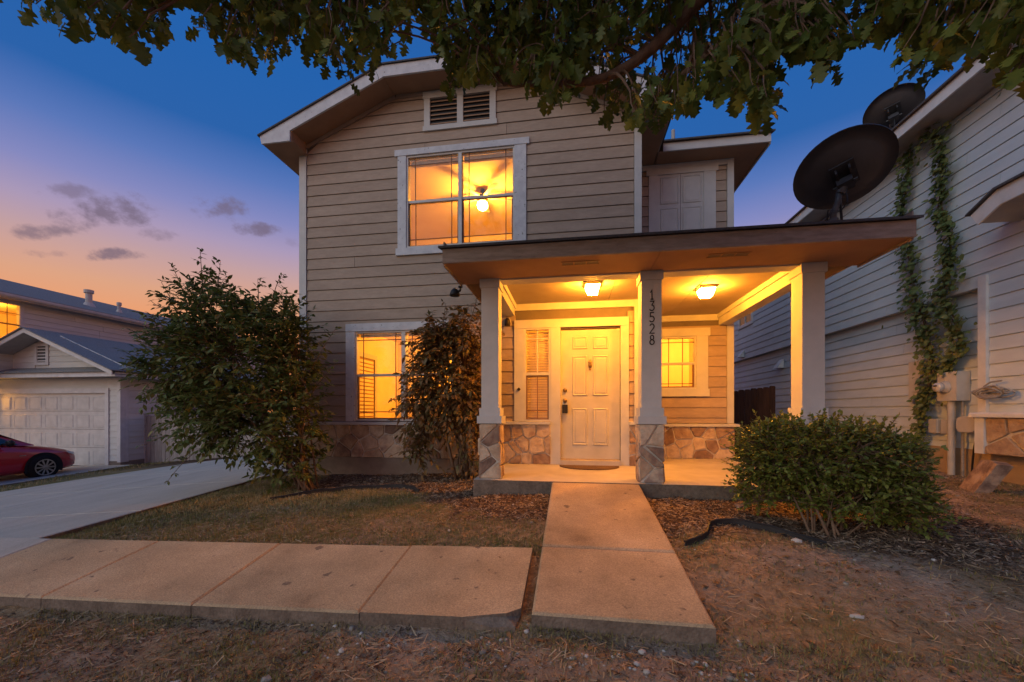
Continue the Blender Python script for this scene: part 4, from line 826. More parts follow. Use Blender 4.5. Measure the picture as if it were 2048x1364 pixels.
# weathered fence with gate
lf = thing('plank_fence', 'weathered grey plank fence behind the big leaning shrub', 'fence', (-9, 10.9, -.6))
x = -13.5; k = 0
while x < -4.7:
    zb = float(ground(x, 10.9)) - .05; zt = .70 - (x + 13.5)*.004 + random.uniform(-.012, .012); m = MB(); yy = 10.9 + random.uniform(0, .012); m.prism([(x, zb), (x + .136, zb), (x + .136, zt - .03), (x + .108, zt), (x + .03, zt), (x, zt - .03)], 'y', yy, yy + .018); m.build('plank', M['fenceg'], lf); x += .142 + random.uniform(0, .004); k += 1
for zz in (-.35, .45): part('rail', M['fenceg'], (-13.5, -4.7, 10.925, 10.96, zz, zz + .09), parent=lf)
part('hinge', M['black'], (-12.35, -11.98, 10.885, 10.897, -.66, -.61), (-12.22, -12.12, 10.884, 10.8965, -.70, -.57), parent=lf)
part('gate_post', M['fenceg'], (-13.62, -13.50, 10.87, 10.99, -1.2, .76), parent=lf)

# ------------------------------------------------------------------ red car
cg = float(ground(-14.4, 8.2)) + .025
def cw(x, y, z): return (-14.43 - y, 4.98 + x, cg + z)      # car space (x forward, y left, z up) -> world
ca = thing('parked_car', 'red sedan parked in front of the garage door at left', 'car', (-14.43, 7.2, cg))
def cbuild(m, name, mat, smooth=False, parent=None):
    m.v = [cw(*p) for p in m.v]; return m.build(name, mat, parent or ca, smooth)
st = [(0, .62, .40, .84, .86), (.12, .78, .30, .93, .97), (.5, .86, .22, .97, 1.02), (1.2, .88, .20, .96, 1.0), (2.0, .885, .20, .93, .97), (2.8, .88, .20, .90, .955), (3.25, .875, .20, .86, .93), (3.6, .86, .20, .81, .88), (3.95, .82, .21, .74, .80), (4.2, .72, .24, .65, .69), (4.33, .55, .30, .55, .57), (4.37, .35, .36, .50, .51)]
m = MB(); n = 13; vs = []
for x, hw, zb, zs, zc in st:
    half = [(0, zb), (hw*.80, zb), (hw*.97, zb + (zs-zb)*.18), (hw, zb + (zs-zb)*.55), (hw*.985, zb + (zs-zb)*.8), (hw*.92, zs), (hw*.5, zs + (zc-zs)*.8)]
    ring = half + [(0, zc)] + [(-y, z) for y, z in half[:0:-1]]; vs += [(x, y, z) for y, z in ring]
n = len(vs)//len(st); m.add(vs, [(i*n+j, (i+1)*n+j, (i+1)*n+(j+1) % n, i*n+(j+1) % n) for i in range(len(st)-1) for j in range(n)] + [tuple(range(n))[::-1][::-1], tuple(range((len(st)-1)*n, len(st)*n))[::-1]]); cbuild(m, 'body', M['redcar'], True)
gs = [(.42, .80, .97, .97), (1.05, .78, .96, 1.36), (1.6, .78, .95, 1.45), (2.15, .78, .94, 1.43), (2.55, .78, .93, 1.30), (3.3, .80, .90, .925)]
m = MB(); vs = []
for x, hb, zb, zt in gs:
    tw = .60 if zt > 1.2 else hb*.95
    vs += [(x, hb, zb), (x, tw + .03, zb + (zt-zb)*.85), (x, tw - .08, zt), (x, 0, zt + .02), (x, -tw + .08, zt), (x, -tw - .03, zb + (zt-zb)*.85), (x, -hb, zb)]
m.add(vs, [(i*7+j, (i+1)*7+j, (i+1)*7+j+1, i*7+j+1) for i in range(len(gs)-1) for j in range(6)]); cbuild(m, 'cabin', M['redcar'], True)
for s_ in (-1, 1):
    for P in ([(2.05, .96), (3.02, .935), (2.52, 1.245), (2.05, 1.34)], [(1.15, .975), (2.0, .962), (2.0, 1.345), (1.3, 1.33)]):
        m = MB(); m.add([(x, s_*(.795 - (z - .95)*.36 + .012), z) for x, z in P], [(0, 1, 2, 3)]); cbuild(m, 'side_window', M['carglass'])
    m = MB(); m.tube([(2.72, s_*.80, .97), (2.74, s_*.92, .985)], .025, 8); m.lathe([(.02, -.05), (.075, -.04), (.085, .02), (.06, .06), (.01, .065)], (2.76, s_*.97, 1.0), 'x', 12); cbuild(m, 'door_mirror', M['black'], True)
    for wx in (.80, 3.45):
        m = MB(); m.lathe([(.20, -.11), (.30, -.11), (.325, -.06), (.325, .06), (.30, .11), (.20, .11)], (wx, s_*.80, .325), 'y', 28); wh = cbuild(m, 'wheel', M['tyre'], True)
        m = MB(); m.lathe([(.20, 0), (.205, .02), (.21, .022)], (wx, s_*.90 - (.02 if s_ > 0 else 0), .325), 'y', 28); cbuild(m, 'rim_disc', M['black'], False, wh)
        m = MB(); yo = s_*.925
        for q in range(10):
            a = 2*math.pi*q/10; d = (math.cos(a), math.sin(a)); e = (-d[1], d[0]); m.add([(wx + d[0]*r + e[0]*h, yo + (s_*.006 if r < .1 else 0), .325 + d[1]*r + e[1]*h) for r, h in ((.04, .016), (.19, .020), (.19, -.020), (.04, -.016))], [(0, 1, 2, 3)])
        ring = [(wx + r*math.cos(2*math.pi*j/28), yo, .325 + r*math.sin(2*math.pi*j/28)) for r in (.185, .212) for j in range(28)]; m.add(ring, [(j, (j+1) % 28, (j+1) % 28 + 28, j + 28) for j in range(28)]); m.lathe([(.045, 0), (.04, s_*.012), (.003, s_*.015)], (wx, yo, .325), 'y', 12); cbuild(m, 'rim', M['alloy'], False, wh)
        m = MB(); arch = [(wx + r*math.cos(rad(a)), s_*(.888 if r > .36 else .875), .325 + r*math.sin(rad(a))) for r in (.30, .385) for a in range(-20, 201, 11)]; k = len(arch)//2; m.add(arch, [(j, j+1, j+1+k, j+k) for j in range(k-1)]); cbuild(m, 'wheel_arch', M['black'])
    m = MB(); m.add([(3.92, s_*.815, .70), (4.12, s_*.735, .655), (4.22, s_*.66, .61), (4.15, s_*.735, .58), (3.98, s_*.815, .63)], [(0, 1, 2, 3, 4)]); m.v = [(x + .012, y + s_*.014, z + .012) for x, y, z in m.v]; cbuild(m, 'headlight', M['headl'])
    m = MB(); m.box(1.78, 1.95, min(s_*.888, s_*.905), max(s_*.888, s_*.905), .81, .835); cbuild(m, 'door_handle', M['redcar'])
    m = MB(); m.box(2.98, 3.10, min(s_*.882, s_*.889), max(s_*.882, s_*.889), .66, .675); cbuild(m, 'badge', M['alloy'])
m = MB(); m.add([(2.62, .66, 1.285), (2.62, -.66, 1.285), (3.27, -.70, .945), (3.27, .70, .945)], [(0, 1, 2, 3)]); cbuild(m, 'windscreen', M['carglass'])

# ------------------------------------------------------------------ satellite dishes
def dish(loc, base, rr, label, roofn=(0, -.2, 1)):
    c_ = Vector(loc); eye = Vector((0, 0, EYE)); v = (c_ - eye).normalized(); r = Vector((math.cos(rad(8.5)), math.sin(rad(8.5)), 0)); r = (r - v*r.dot(v)).normalized(); u = r.cross(v)
    ph = rad(34); mj = r*math.cos(ph) + u*math.sin(ph); mn = -r*math.sin(ph) + u*math.cos(ph); n = (v*.87 + mn*.49).normalized(); b_ = n.cross(mj)
    t = thing('satellite_dish', label, 'satellite dish', base, group='satellite dishes')
    m = MB(); k = 40; rings = [(0, 0), (.35, .012), (.7, .047), (1, .095)]; vs = []
    for f, h in rings[1:]: vs += [c_ + (mj*math.cos(2*math.pi*j/k)*rr*1.04 + b_*math.sin(2*math.pi*j/k)*rr*.98)*f + n*h*rr*2 for j in range(k)]
    vs2 = [p - n*.012 for p in vs]; ctr = [c_, c_ - n*.012]; N3 = 3*k
    fs = [(i*k+j, (i+1)*k+j, (i+1)*k+(j+1) % k, i*k+(j+1) % k) for i in range(2) for j in range(k)]
    m.add(vs + vs2 + ctr, fs + [tuple(q + N3 for q in f[::-1]) for f in fs] + [(j, (j+1) % k, 2*N3) for j in range(k)] + [((j+1) % k + N3, j + N3, 2*N3 + 1) for j in range(k)] + [(2*k+j, 2*k+(j+1) % k, N3+2*k+(j+1) % k, N3+2*k+j) for j in range(k)]); m.build('reflector', M['dish'], t, True)
    B = Vector(base); hub = c_ - n*.10 - Vector((0, 0, .06)); top_ = Vector((B.x + (hub.x-B.x)*.55, B.y + (hub.y-B.y)*.55, hub.z - .03))
    m = MB(); m.tube([B, B + Vector((0, 0, .16)), B*.35 + top_*.65, top_], .030, 10); m.build('mast', M['dishmetal'], t, True)
    m = MB(); m.lathe([(.15, 0), (.14, .012), (.05, .025), (.045, .11), (.02, .12)], B, 'z', 12); m.build('foot', M['dishmetal'], t)
    m = MB(); m.tube([B + Vector((.16, .12, .02)), top_ - Vector((0, 0, .08))], .012, 6); m.build('brace', M['dishmetal'], t); m = MB(); m.tube([B + Vector((-.05, .22, .03)), top_ - Vector((0, 0, .1))], .012, 6); m.build('brace', M['dishmetal'], t)
    def obox(m, o, a, sa, b2, sb, c2, sc2): m.add([o + a*sa*i + b2*sb*j + c2*sc2*k_ for k_ in (-1, 1) for j in (-1, 1) for i in (-1, 1)], [(0, 2, 3, 1), (4, 5, 7, 6), (0, 1, 5, 4), (2, 6, 7, 3), (0, 4, 6, 2), (1, 3, 7, 5)])
    m = MB(); obox(m, c_ - n*.03, mj, .10, b_, .13, n, .012); obox(m, c_ - n*.07 + mj*.055, mj, .008, b_, .10, n, .05); obox(m, c_ - n*.07 - mj*.055, mj, .008, b_, .10, n, .05); obox(m, hub, mj, .065, b_, .05, n, .05); m.tube([top_ - Vector((0, 0, .05)), hub], .042, 10); m.tube([hub - mj*.1, hub + mj*.1], .012, 8); m.build('bracket', M['dishmetal'], t)
    m = MB(); m.tube([hub - n*.05, hub - n*.12 - Vector((0, 0, .12)), top_ - n*.07 - Vector((0, 0, .2)), B + Vector((-.06, -.02, .2)), B + Vector((-.03, .05, .02)), B + Vector((.35, .3, .09))], .006, 5); m.build('coax_cable', M['black'], t)
    dn = -b_ if b_.z > 0 else b_
    m = MB(); tip = c_ + n*rr*.95 + dn*rr*.75; m.tube([c_ + dn*rr*.95 + n*.12, c_ + dn*rr*1.0 + n*rr*.4, tip], .018, 8); m.build('feed_arm', M['dishmetal'], t); m = MB(); m.tube([tip - mj*.08, tip + mj*.08], .035, 10); m.build('receiver', M['pvc'], t, True)
    return t
dish((2.80, 4.60, 3.30), (2.70, 4.60, 2.72), .415, 'large dark satellite dish standing on the porch roof')
dish((5.46, 7.72, 5.98), (5.50, 7.84, 5.52), .38, 'satellite dish on the eave of the right house, behind the large one')
# ------------------------------------------------------------------ plants
def leaf_template(w=.42, fold=.18, curl=.12):
    # simple pointed leaf, length 1 along +x, folded on its midrib
    xs = [0, .28, .62, 1.0]; hw = [0, w*.5, w*.42, 0]; v = [(0, 0, 0)]; f = []
    for x, h in zip(xs[1:3], hw[1:3]): v += [(x, 0, -curl*x*x), (x, h, fold*h - curl*x*x), (x, -h, fold*h - curl*x*x)]
    v.append((1, 0, -curl)); f = [(0, 1, 2), (0, 3, 1), (1, 4, 5), (1, 5, 2), (1, 3, 6), (1, 6, 4), (4, 7, 5), (4, 6, 7)]
    return np.array(v, float), np.array(f)
def oak_template():
    half = [(.10, .015), (.19, .06), (.24, .20), (.32, .29), (.37, .20), (.42, .13), (.47, .26), (.56, .41), (.62, .30), (.66, .17), (.72, .22), (.80, .30), (.85, .20), (.90, .12), (.95, .10), (1.0, 0)]
    v = [(0, .0, 0)]; f = []
    mid = []
    for x, h in half[:-1]:
        z = -.20*x*x; v += [(x, 0, z), (x, h, z + .22*h - .3*h*h), (x, -h, z + .22*h - .3*h*h)]
    v.append((1, 0, -.20)); k = len(half) - 1
    f += [(0, 1, 2), (0, 3, 1)]
    for i in range(k-1):
        a = 1 + 3*i; b_ = a + 3; f += [(a, b_, b_+1), (a, b_+1, a+1), (a, b_+2, b_), (a, a+2, b_+2)]
    a = 1 + 3*(k-1); e = len(v) - 1; f += [(a, e, a+1), (a, a+2, e)]
    return np.array(v, float), np.array(f)
def frame(p, d, up, s, roll=0.):
    d = Vector(d).normalized(); u = Vector(up); y = u.cross(d)
    if y.length < 1e-3: y = Vector((1, 0, 0)).cross(d)
    y.normalize(); z = d.cross(y)
    if roll: c_, s_ = math.cos(roll), math.sin(roll); y, z = y*c_ + z*s_, z*c_ - y*s_
    return Matrix(((d.x*s, y.x*s, z.x*s, p[0]), (d.y*s, y.y*s, z.y*s, p[1]), (d.z*s, y.z*s, z.z*s, p[2]), (0, 0, 0, 1)))
EYEV = Vector((0, 0, EYE))
def plant(root, name, tmpl, mats, mat, nsingle, leafname='leaf'):
    # the leaves that show largest become parts of their own, the rest one mass of foliage
    order = sorted(range(len(mats)), key=lambda i: (mats[i].translation - EYEV).length); near = order[:nsingle*3]; random.Random(5).shuffle(near); near = near[:nsingle]; ns = set(near)
    rest = [np.array(mats[i]) for i in range(len(mats)) if i not in ns]
    lk(name, bulk_mesh(name, tmpl[0], tmpl[1], rest), mat, root, kind='stuff')
    me = bpy.data.meshes.new(leafname); me.from_pydata(tmpl[0].tolist(), [], tmpl[1].tolist()); me.update()
    for i in near: lk(leafname, me, mat, root, mw=mats[i])
def twig_curve(a, b_, sag, n=5):
    a, b_ = Vector(a), Vector(b_); return [a.lerp(b_, t) + Vector((0, 0, sag*math.sin(math.pi*t))) for t in [i/(n-1) for i in range(n)]]
def shrub(label, cat, name, base, blobs, ntw, lsize, tmpl, lmat, seed, nl=(7, 12), twl=.26, nstem=9, droop=.25, shoots=(), nsingle=220, stem_r=.022, shell=.5, group=None, outw=.8):
    r = random.Random(seed); B = Vector(base); t = thing(name, label, cat, base, group=group); mats = []; st = MB(); fine = MB()
    wts = [b_[1][0]*b_[1][1]*b_[1][2] for b_ in blobs]; tips = []
    hubs = []
    for k in range(nstem):
        c_, rd = r.choices(blobs, wts)[0]; h = Vector([c_[i] + r.uniform(-.45, .45)*rd[i] for i in range(3)]); hubs.append(h)
        st.tube(twig_curve(B + Vector((r.uniform(-.14, .14), r.uniform(-.1, .1), -.05)), h, r.uniform(-.05, .25)), stem_r*r.uniform(.6, 1.2), 6, stem_r*.3)
    def sprig(p, d, ln, n, s0):
        d = d.normalized(); pts = [p + d*ln*q + Vector((0, 0, -droop*ln*q*q)) for q in (0, .35, .7, 1)]; fine.tube(pts, .0042, 3, .0016, False)
        for i in range(n):
            q = .12 + .88*i/max(1, n-1); x = p + d*ln*q + Vector((0, 0, -droop*ln*q*q)); side = d.cross(Vector((r.uniform(-.4, .4), r.uniform(-.4, .4), 1))).normalized()*(1 if i % 2 else -1)
            ld = d*r.uniform(.35, .9) + side*r.uniform(.5, 1.1)*(1 if i < n-1 else .1) + Vector((r.uniform(-.3, .3), r.uniform(-.3, .3), r.uniform(-.5, .35) - droop))
            mats.append(frame(x, ld, (r.uniform(-.5, .5), r.uniform(-.5, .5), 1), s0*r.uniform(.6, 1.2), r.uniform(-.5, .5)))
    for k in range(ntw):
        c_, rd = r.choices(blobs, wts)[0]; v = Vector((r.gauss(0, 1), r.gauss(0, 1), r.gauss(0, 1))).normalized(); f = shell + (1-shell)*r.random()**.6
        p = Vector([c_[i] + v[i]*rd[i]*f for i in range(3)])
        g = float(ground(p.x, p.y)) + .04
        if p.z < g: p.z = g + r.random()*.15
        d = v*outw + Vector((r.uniform(-.5, .5), r.uniform(-.5, .5), r.uniform(-.1, .75))); sprig(p - d.normalized()*twl*.5, d, twl*r.uniform(.7, 1.3), r.randint(*nl), lsize)
        if k % 5 == 0:
            h = min(hubs, key=lambda q: (q - p).length); fine.tube(twig_curve(h, p, r.uniform(-.04, .08)), .008, 4, .003, False)
    for a, b_, n in shoots:
        a, b_ = Vector(a), Vector(b_); st.tube(twig_curve(a, b_, .04), .007, 4, .003)
        for i in range(n):
            q = i/(n-1); x = a.lerp(b_, q) + Vector((0, 0, .04*math.sin(math.pi*q))); sprig(x, (b_-a).normalized()*.6 + Vector((r.uniform(-1, 1), r.uniform(-1, 1), r.uniform(-.1, .7))), twl*.5*(1.15-q*.6), max(3, nl[0]-3), lsize*(1.05 - .35*q))
    st.build('stems', M['stem'], t, True); fine.build('twigs', M['stem'], t, kind='stuff')
    plant(t, 'foliage', tmpl, mats, lmat, nsingle); return t
LT = leaf_template(); LTL = leaf_template(.42, .2, .2); LTS = leaf_template(.55, .15, .05)
shrub('big leaning leafy shrub beside the driveway, left of the lower window', 'shrub', 'large_shrub', (-3.62, 5.02, -.20),
      [((-4.85, 5.15, 1.55), (1.15, .8, .95)), ((-5.65, 5.05, 1.5), (.58, .6, .75)), ((-5.25, 5.2, 2.3), (.65, .6, .52)), ((-4.45, 5.35, 2.05), (.68, .6, .58)), ((-4.35, 5.0, .72), (.8, .6, .65)), ((-5.05, 4.9, .72), (.65, .5, .45)), ((-3.85, 5.1, .85), (.42, .45, .75)), ((-3.85, 5.0, .12), (.45, .4, .33)), ((-3.95, 5.25, 1.6), (.35, .4, .6))],
      2150, .10, LT, M['leaf1'], 3, droop=.2, nstem=16, nsingle=290, shell=.3,
      shoots=[((-5.45, 5.2, 2.6), (-5.50, 5.2, 3.25), 9), ((-5.2, 5.2, 2.6), (-5.15, 5.2, 3.05), 7), ((-5.75, 5.1, 2.2), (-6.05, 5.1, 2.75), 7), ((-5.6, 5.1, 2.4), (-5.85, 5.1, 2.95), 7), ((-4.4, 5.3, 2.4), (-4.25, 5.3, 2.82), 6), ((-4.6, 5.3, 2.4), (-4.62, 5.3, 2.8), 6),
              ((-3.8, 5.2, 1.2), (-3.38, 5.3, 2.0), 7), ((-3.8, 5.2, .9), (-3.30, 5.2, 1.5), 6), ((-5.3, 4.7, .5), (-5.75, 4.65, .38), 5), ((-5.0, 4.7, .3), (-5.35, 4.6, -.1), 6)])
shrub('tall sparse drooping shrub between the lower window and the porch column', 'shrub', 'tall_shrub', (-1.55, 5.78, -.14),
      [((-1.82, 5.72, 1.35), (.60, .34, .85)), ((-1.5, 5.72, 2.0), (.36, .3, .42)), ((-1.95, 5.7, 2.0), (.3, .28, .36)), ((-2.2, 5.68, 1.0), (.34, .3, .62)), ((-2.0, 5.7, 1.85), (.35, .3, .4)), ((-1.45, 5.75, 1.0), (.28, .28, .8)), ((-2.25, 5.65, .3), (.22, .25, .35)), ((-1.4, 5.75, .12), (.28, .22, .16))],
      900, .105, LTL, M['leaf2'], 9, droop=.42, nstem=9, nsingle=220, twl=.3, shell=.3, nl=(6, 10), shoots=[((-1.5, 5.7, 2.0), (-1.36, 5.7, 2.5), 6), ((-1.9, 5.7, 2.0), (-1.85, 5.7, 2.42), 6), ((-2.3, 5.6, .9), (-2.62, 5.55, 1.0), 5)])
shrub('dense rounded green bush in front of the right end of the porch', 'bush', 'round_bush', (2.15, 3.72, -.21),
      [((2.2, 3.95, .44), (.64, .5, .32)), ((1.86, 4.02, .42), (.38, .4, .32)), ((2.60, 3.92, .40), (.36, .42, .32)), ((2.42, 3.88, .14), (.55, .4, .22)), ((1.75, 4.05, .10), (.26, .25, .16)), ((2.78, 3.9, .08), (.28, .3, .22)), ((2.88, 3.8, -.08), (.16, .2, .1))],
      2300, .043, LTS, M['leaf3'], 12, droop=.02, nstem=14, nsingle=290, twl=.14, shell=.5, nl=(10, 15), stem_r=.011, shoots=[((1.8, 4.1, .05), (1.50, 4.15, .12), 6), ((1.85, 4.0, -.02), (1.55, 4.0, -.08), 5)])

# vines on the right house
def vine(label, path, n, seed, spread, base):
    r = random.Random(seed); t = thing('vine', label, 'vine', base, group='vines on the pale wall'); mats = []; P = [Vector(p) for p in path]; s = MB()
    for k in range(3):
        s.tube([p + Vector((-.012 - .006*k, .03*math.sin(i*1.7 + k*2), .0)) for i, p in enumerate(P)], .010, 5, .005)
    s.build('stem', M['stem'], t, True); seg = [(P[i+1]-P[i]).length for i in range(len(P)-1)]
    for k in range(n):
        i = r.choices(range(len(seg)), seg)[0]; q = r.random(); c_ = P[i].lerp(P[i+1], q); sp = spread[i]
        p = c_ + Vector((-abs(r.gauss(.03, .045)), r.gauss(0, sp), r.gauss(0, .06))); mats.append(frame(p, (r.uniform(-.9, -.1), r.uniform(-.9, .9), r.uniform(-1.1, .2)), (-1, 0, .5), r.uniform(.05, .105), r.uniform(-.6, .6)))
    plant(t, 'foliage', leaf_template(.75, .1, .15), mats, M['vine'], 130)
vine('ivy strand left of the electric meter, reaching down to the soil', [(5.62, 7.40, .1), (5.64, 7.40, .45), (5.64, 7.30, .95), (5.63, 7.15, 1.6), (5.64, 7.3, 2.2), (5.58, 7.45, 2.8), (5.58, 7.52, 3.5), (5.58, 7.68, 4.2), (5.58, 7.56, 4.7), (5.56, 7.5, 5.15)], 1500, 4, [.05, .07, .10, .11, .13, .11, .09, .07, .08], (5.6, 7.4, -.1))
vine('ivy strand above the electric meter, reaching up to the eave', [(5.64, 6.98, 1.46), (5.64, 6.72, 1.7), (5.64, 6.76, 2.1), (5.60, 6.95, 2.5), (5.58, 6.80, 3.0), (5.58, 6.80, 3.5), (5.58, 6.97, 3.95), (5.58, 6.90, 4.5), (5.57, 6.95, 5.0), (5.5, 7.1, 5.17)], 1200, 6, [.08, .08, .10, .12, .07, .06, .08, .08, .11], (5.6, 6.9, 1.46))

# ------------------------------------------------------------------ oak overhanging the yard
oak = thing('oak_tree', 'lobed-leaf oak whose branches hang over the top of the yard', 'tree', (2.4, 1.2, -.45))
r = random.Random(21); tk = MB()
tk.tube([(2.42, 1.18, -.6), (2.38, 1.2, .2), (2.30, 1.26, 1.2), (2.2, 1.33, 1.9), (2.1, 1.4, 2.45)], .16, 14, .11); tk.build('trunk', M['bark'], oak, True)
LIMB = {'a': [(3.0, 2.0, 3.1), (2.45, 2.5, 3.95), (1.75, 3.05, 4.42), (1.12, 3.48, 4.28), (.60, 3.5, 3.84), (.15, 3.48, 3.66), (-.6, 3.5, 3.75)],
        'b': [(3.0, 2.0, 3.0), (2.5, 2.6, 3.9), (2.0, 3.1, 4.35), (1.55, 3.35, 4.05), (1.2, 3.5, 3.85), (.9, 3.7, 3.75)],
        'c': [(3.05, 1.95, 3.2), (2.4, 1.9, 4.5), (1.2, 2.2, 5.1), (-.4, 2.7, 5.1), (-1.8, 3.1, 4.85), (-3.0, 3.2, 4.6)],
        'd': [(3.0, 2.0, 3.2), (3.2, 2.8, 4.2), (3.3, 3.6, 4.6), (3.4, 4.4, 4.5)],
        'e': [(3.05, 1.95, 3.2), (2.2, 1.0, 4.8), (.5, .6, 5.5), (-1.5, 1.0, 5.6)],
        'f': [(-.4, 2.7, 5.1), (-.9, 3.2, 4.95), (-1.4, 3.5, 4.85)], 'g': [(1.2, 2.2, 5.1), (.4, 3.2, 4.8), (-.3, 3.6, 4.75), (-.7, 3.8, 4.65)]}
RAD = {'a': (.085, .02), 'b': (.06, .02), 'c': (.075, .02), 'd': (.07, .02), 'e': (.07, .02), 'f': (.035, .012), 'g': (.035, .012)}
def smooth(P, n=4):
    P = [Vector(p) for p in P]; o = []
    for i in range(len(P)-1):
        p0, p1, p2, p3 = P[max(i-1, 0)], P[i], P[i+1], P[min(i+2, len(P)-1)]
        for k in range(n):
            t = k/n; o.append(.5*((2*p1) + (p2-p0)*t + (2*p0-5*p1+4*p2-p3)*t*t + (3*p1-p0-3*p2+p3)*t**3))
    return o + [P[-1]]
nodes = []
OS = .70
for k_, P in LIMB.items():
    S = smooth([EYEV + (Vector(p) - EYEV)*OS for p in P]); m = MB(); m.tube(S, RAD[k_][0]*.74, 10, RAD[k_][1]*.74); m.build('limb', M['bark'], oak, True); nodes += S[2:]
# how low the leaves hang, by bearing (degrees right of the facade normal) -> elevation angle of the fringe
FR = [(-66, 31.5), (-59.5, 31.4), (-58.1, 31.0), (-56.2, 30.5), (-54.5, 31.8), (-52.7, 32.0), (-50, 33.3), (-49.4, 37.5), (-46.6, 35.2), (-42.9, 34.6), (-41.8, 34.3), (-39.8, 35.9), (-36.6, 37.6), (-33.1, 36.3), (-31.3, 35.4), (-27.5, 37.4), (-24.6, 40.4), (-21.5, 42.7), (-19.4, 41.4), (-17.4, 37.1),
      (-13.8, 38.4), (-10.2, 38.1), (-7.3, 39.4), (-5.9, 38.1), (-3.8, 37.1), (-2.3, 35.4), (1.9, 37), (4.7, 33.4), (8.7, 33.4), (10.6, 32.8), (13.2, 33.1), (16.2, 33.7), (17.9, 32.6), (19.1, 34.8), (21.8, 31.2), (24.4, 30.5), (25, 34), (27.4, 34.5), (30.1, 31.7), (31.8, 32.4), (33.9, 33.5), (35.8, 30.8), (38.6, 28.0), (39.2, 28.5), (41.1, 29.0), (42.2, 28.5), (42.8, 25.0), (44, 24.5), (46, 27), (52, 28)]
FA_ = [a for a, e in FR]; FE = [e for a, e in FR]
mats = []; tw = MB(); OT = oak_template()
def hang(p, ln, n, s0):
    # a drooping twig with leaves; p is its lower tip
    h = min(nodes, key=lambda q: (q - p).length + (0 if q.z > p.z else 2)); d0 = (h - p); up = (Vector((0, 0, 1))*.9 + d0.normalized()*.8 + Vector((r.uniform(-.35, .35), r.uniform(-.35, .35), 0))).normalized()
    q = p + up*ln; tw.tube([q, p + up*ln*.45 + Vector((r.uniform(-.02, .02), r.uniform(-.02, .02), 0)), p], .0045, 4, .002, False)
    for i in range(n):
        f = i/max(1, n-1); x = p + up*ln*f; a = r.uniform(0, 6.283); out_ = Vector((math.cos(a), math.sin(a), 0)); d = out_*r.uniform(.35, 1.0) + Vector((0, 0, r.uniform(-1.2, -.15)))
        mats.append(frame(x + d.normalized()*.02, d, (out_.x + r.uniform(-.6, .6), out_.y + r.uniform(-.6, .6), .8), s0*r.uniform(.65, 1.15), r.uniform(-.7, .7)))
    return q, h
cnt = 0
LV = [(p - EYEV).normalized() for p in smooth([EYEV + (Vector(p) - EYEV)*OS for p in LIMB['a'][2:6]], 8)]
for k in range(3500):
    b_ = r.uniform(-65, 51); e0 = float(itp(b_, FA_, FE)); depth = r.uniform(2.1, 3.3) if b_ < 20 else r.uniform(2.0, 2.8)
    e = e0 + 2.0 + (r.random()**1.25)*22; hd = depth/max(.75, math.cos(rad(b_ + 8.5)))**.6
    p = Vector((math.sin(rad(b_))*hd, math.cos(rad(b_))*hd, EYE + math.tan(rad(e))*hd))
    dv = (p + Vector((0, 0, .08)) - EYEV).normalized()
    if depth < 2.75 and max(dv.dot(q) for q in LV) > math.cos(rad(2.6)): continue
    q, h = hang(p, r.uniform(.13, .25), r.randint(4, 7), r.uniform(.075, .112))
    if k % 4 == 0: tw.tube(twig_curve(h, q, .06), .010, 4, .005, False)
for k in range(260):      # the crown above and behind the viewer
    p = Vector((r.uniform(-2.6, 3.8), r.uniform(-.6, 2.4), r.uniform(3.7, 5.0))); 
    if p.y > 1.0 and (p.z - EYE)/math.hypot(p.x, p.y) < 1.15: continue
    hang(p, r.uniform(.16, .3), r.randint(5, 8), .13)
tw.build('twigs', M['bark'], oak, kind='stuff'); plant(oak, 'crown', OT, mats, M['oak'], 290)

# ------------------------------------------------------------------ ground litter, grass, stones
def on_concrete(X, Y, g=.0):
    c_ = (X > -.24 - g) & (X < .78 + g) & (Y > 2.25 - g) & (Y < 4.75)
    c_ |= (X < -.285 + g) & (Y > 2.22 - g) & (Y < 3.055 + g)
    c_ |= (X < -4.96 + g) & (X > -11.6) & (Y > 3.0)
    c_ |= (X > -1.2 - g) & (X < 2.94 + g) & (Y > 4.70 - g)
    c_ |= (X > -4.66) & (X < 2.8) & (Y > 6.22); c_ |= (X > 5.7); c_ |= (X < -12.95) & (X > -19.6)
    return c_
gmesh_z = lambda X, Y: ground(X, Y) + (vnoise(X, Y, 1.3, 1) - .5)*.03 + (vnoise(X, Y, 6, 2) - .5)*.022 - .010
def rotmats(X, Y, Z, yaw, pitch, roll, S):
    k = len(X); cy, sy, cp, sp, cr, sr = np.cos(yaw), np.sin(yaw), np.cos(pitch), np.sin(pitch), np.cos(roll), np.sin(roll); S = np.asarray(S)
    if S.ndim == 1: S = np.stack([S]*3, -1)
    Rm = np.zeros((k, 4, 4)); Rm[:, 0, 0] = cy*cp; Rm[:, 0, 1] = cy*sp*sr - sy*cr; Rm[:, 0, 2] = cy*sp*cr + sy*sr; Rm[:, 1, 0] = sy*cp; Rm[:, 1, 1] = sy*sp*sr + cy*cr; Rm[:, 1, 2] = sy*sp*cr - cy*sr; Rm[:, 2, 0] = -sp; Rm[:, 2, 1] = cp*sr; Rm[:, 2, 2] = cp*cr
    Rm[:, :3, :3] *= S[:, None, :]; Rm[:, 0, 3] = X; Rm[:, 1, 3] = Y; Rm[:, 2, 3] = Z; Rm[:, 3, 3] = 1; return Rm
def scatter(n, x0, x1, y0, y1, dens, g=.0):
    X = RNG.uniform(x0, x1, n); Y = RNG.uniform(y0, y1, n); k = (~on_concrete(X, Y, g)) & (RNG.random(n) < dens(X, Y)); return X[k], Y[k]
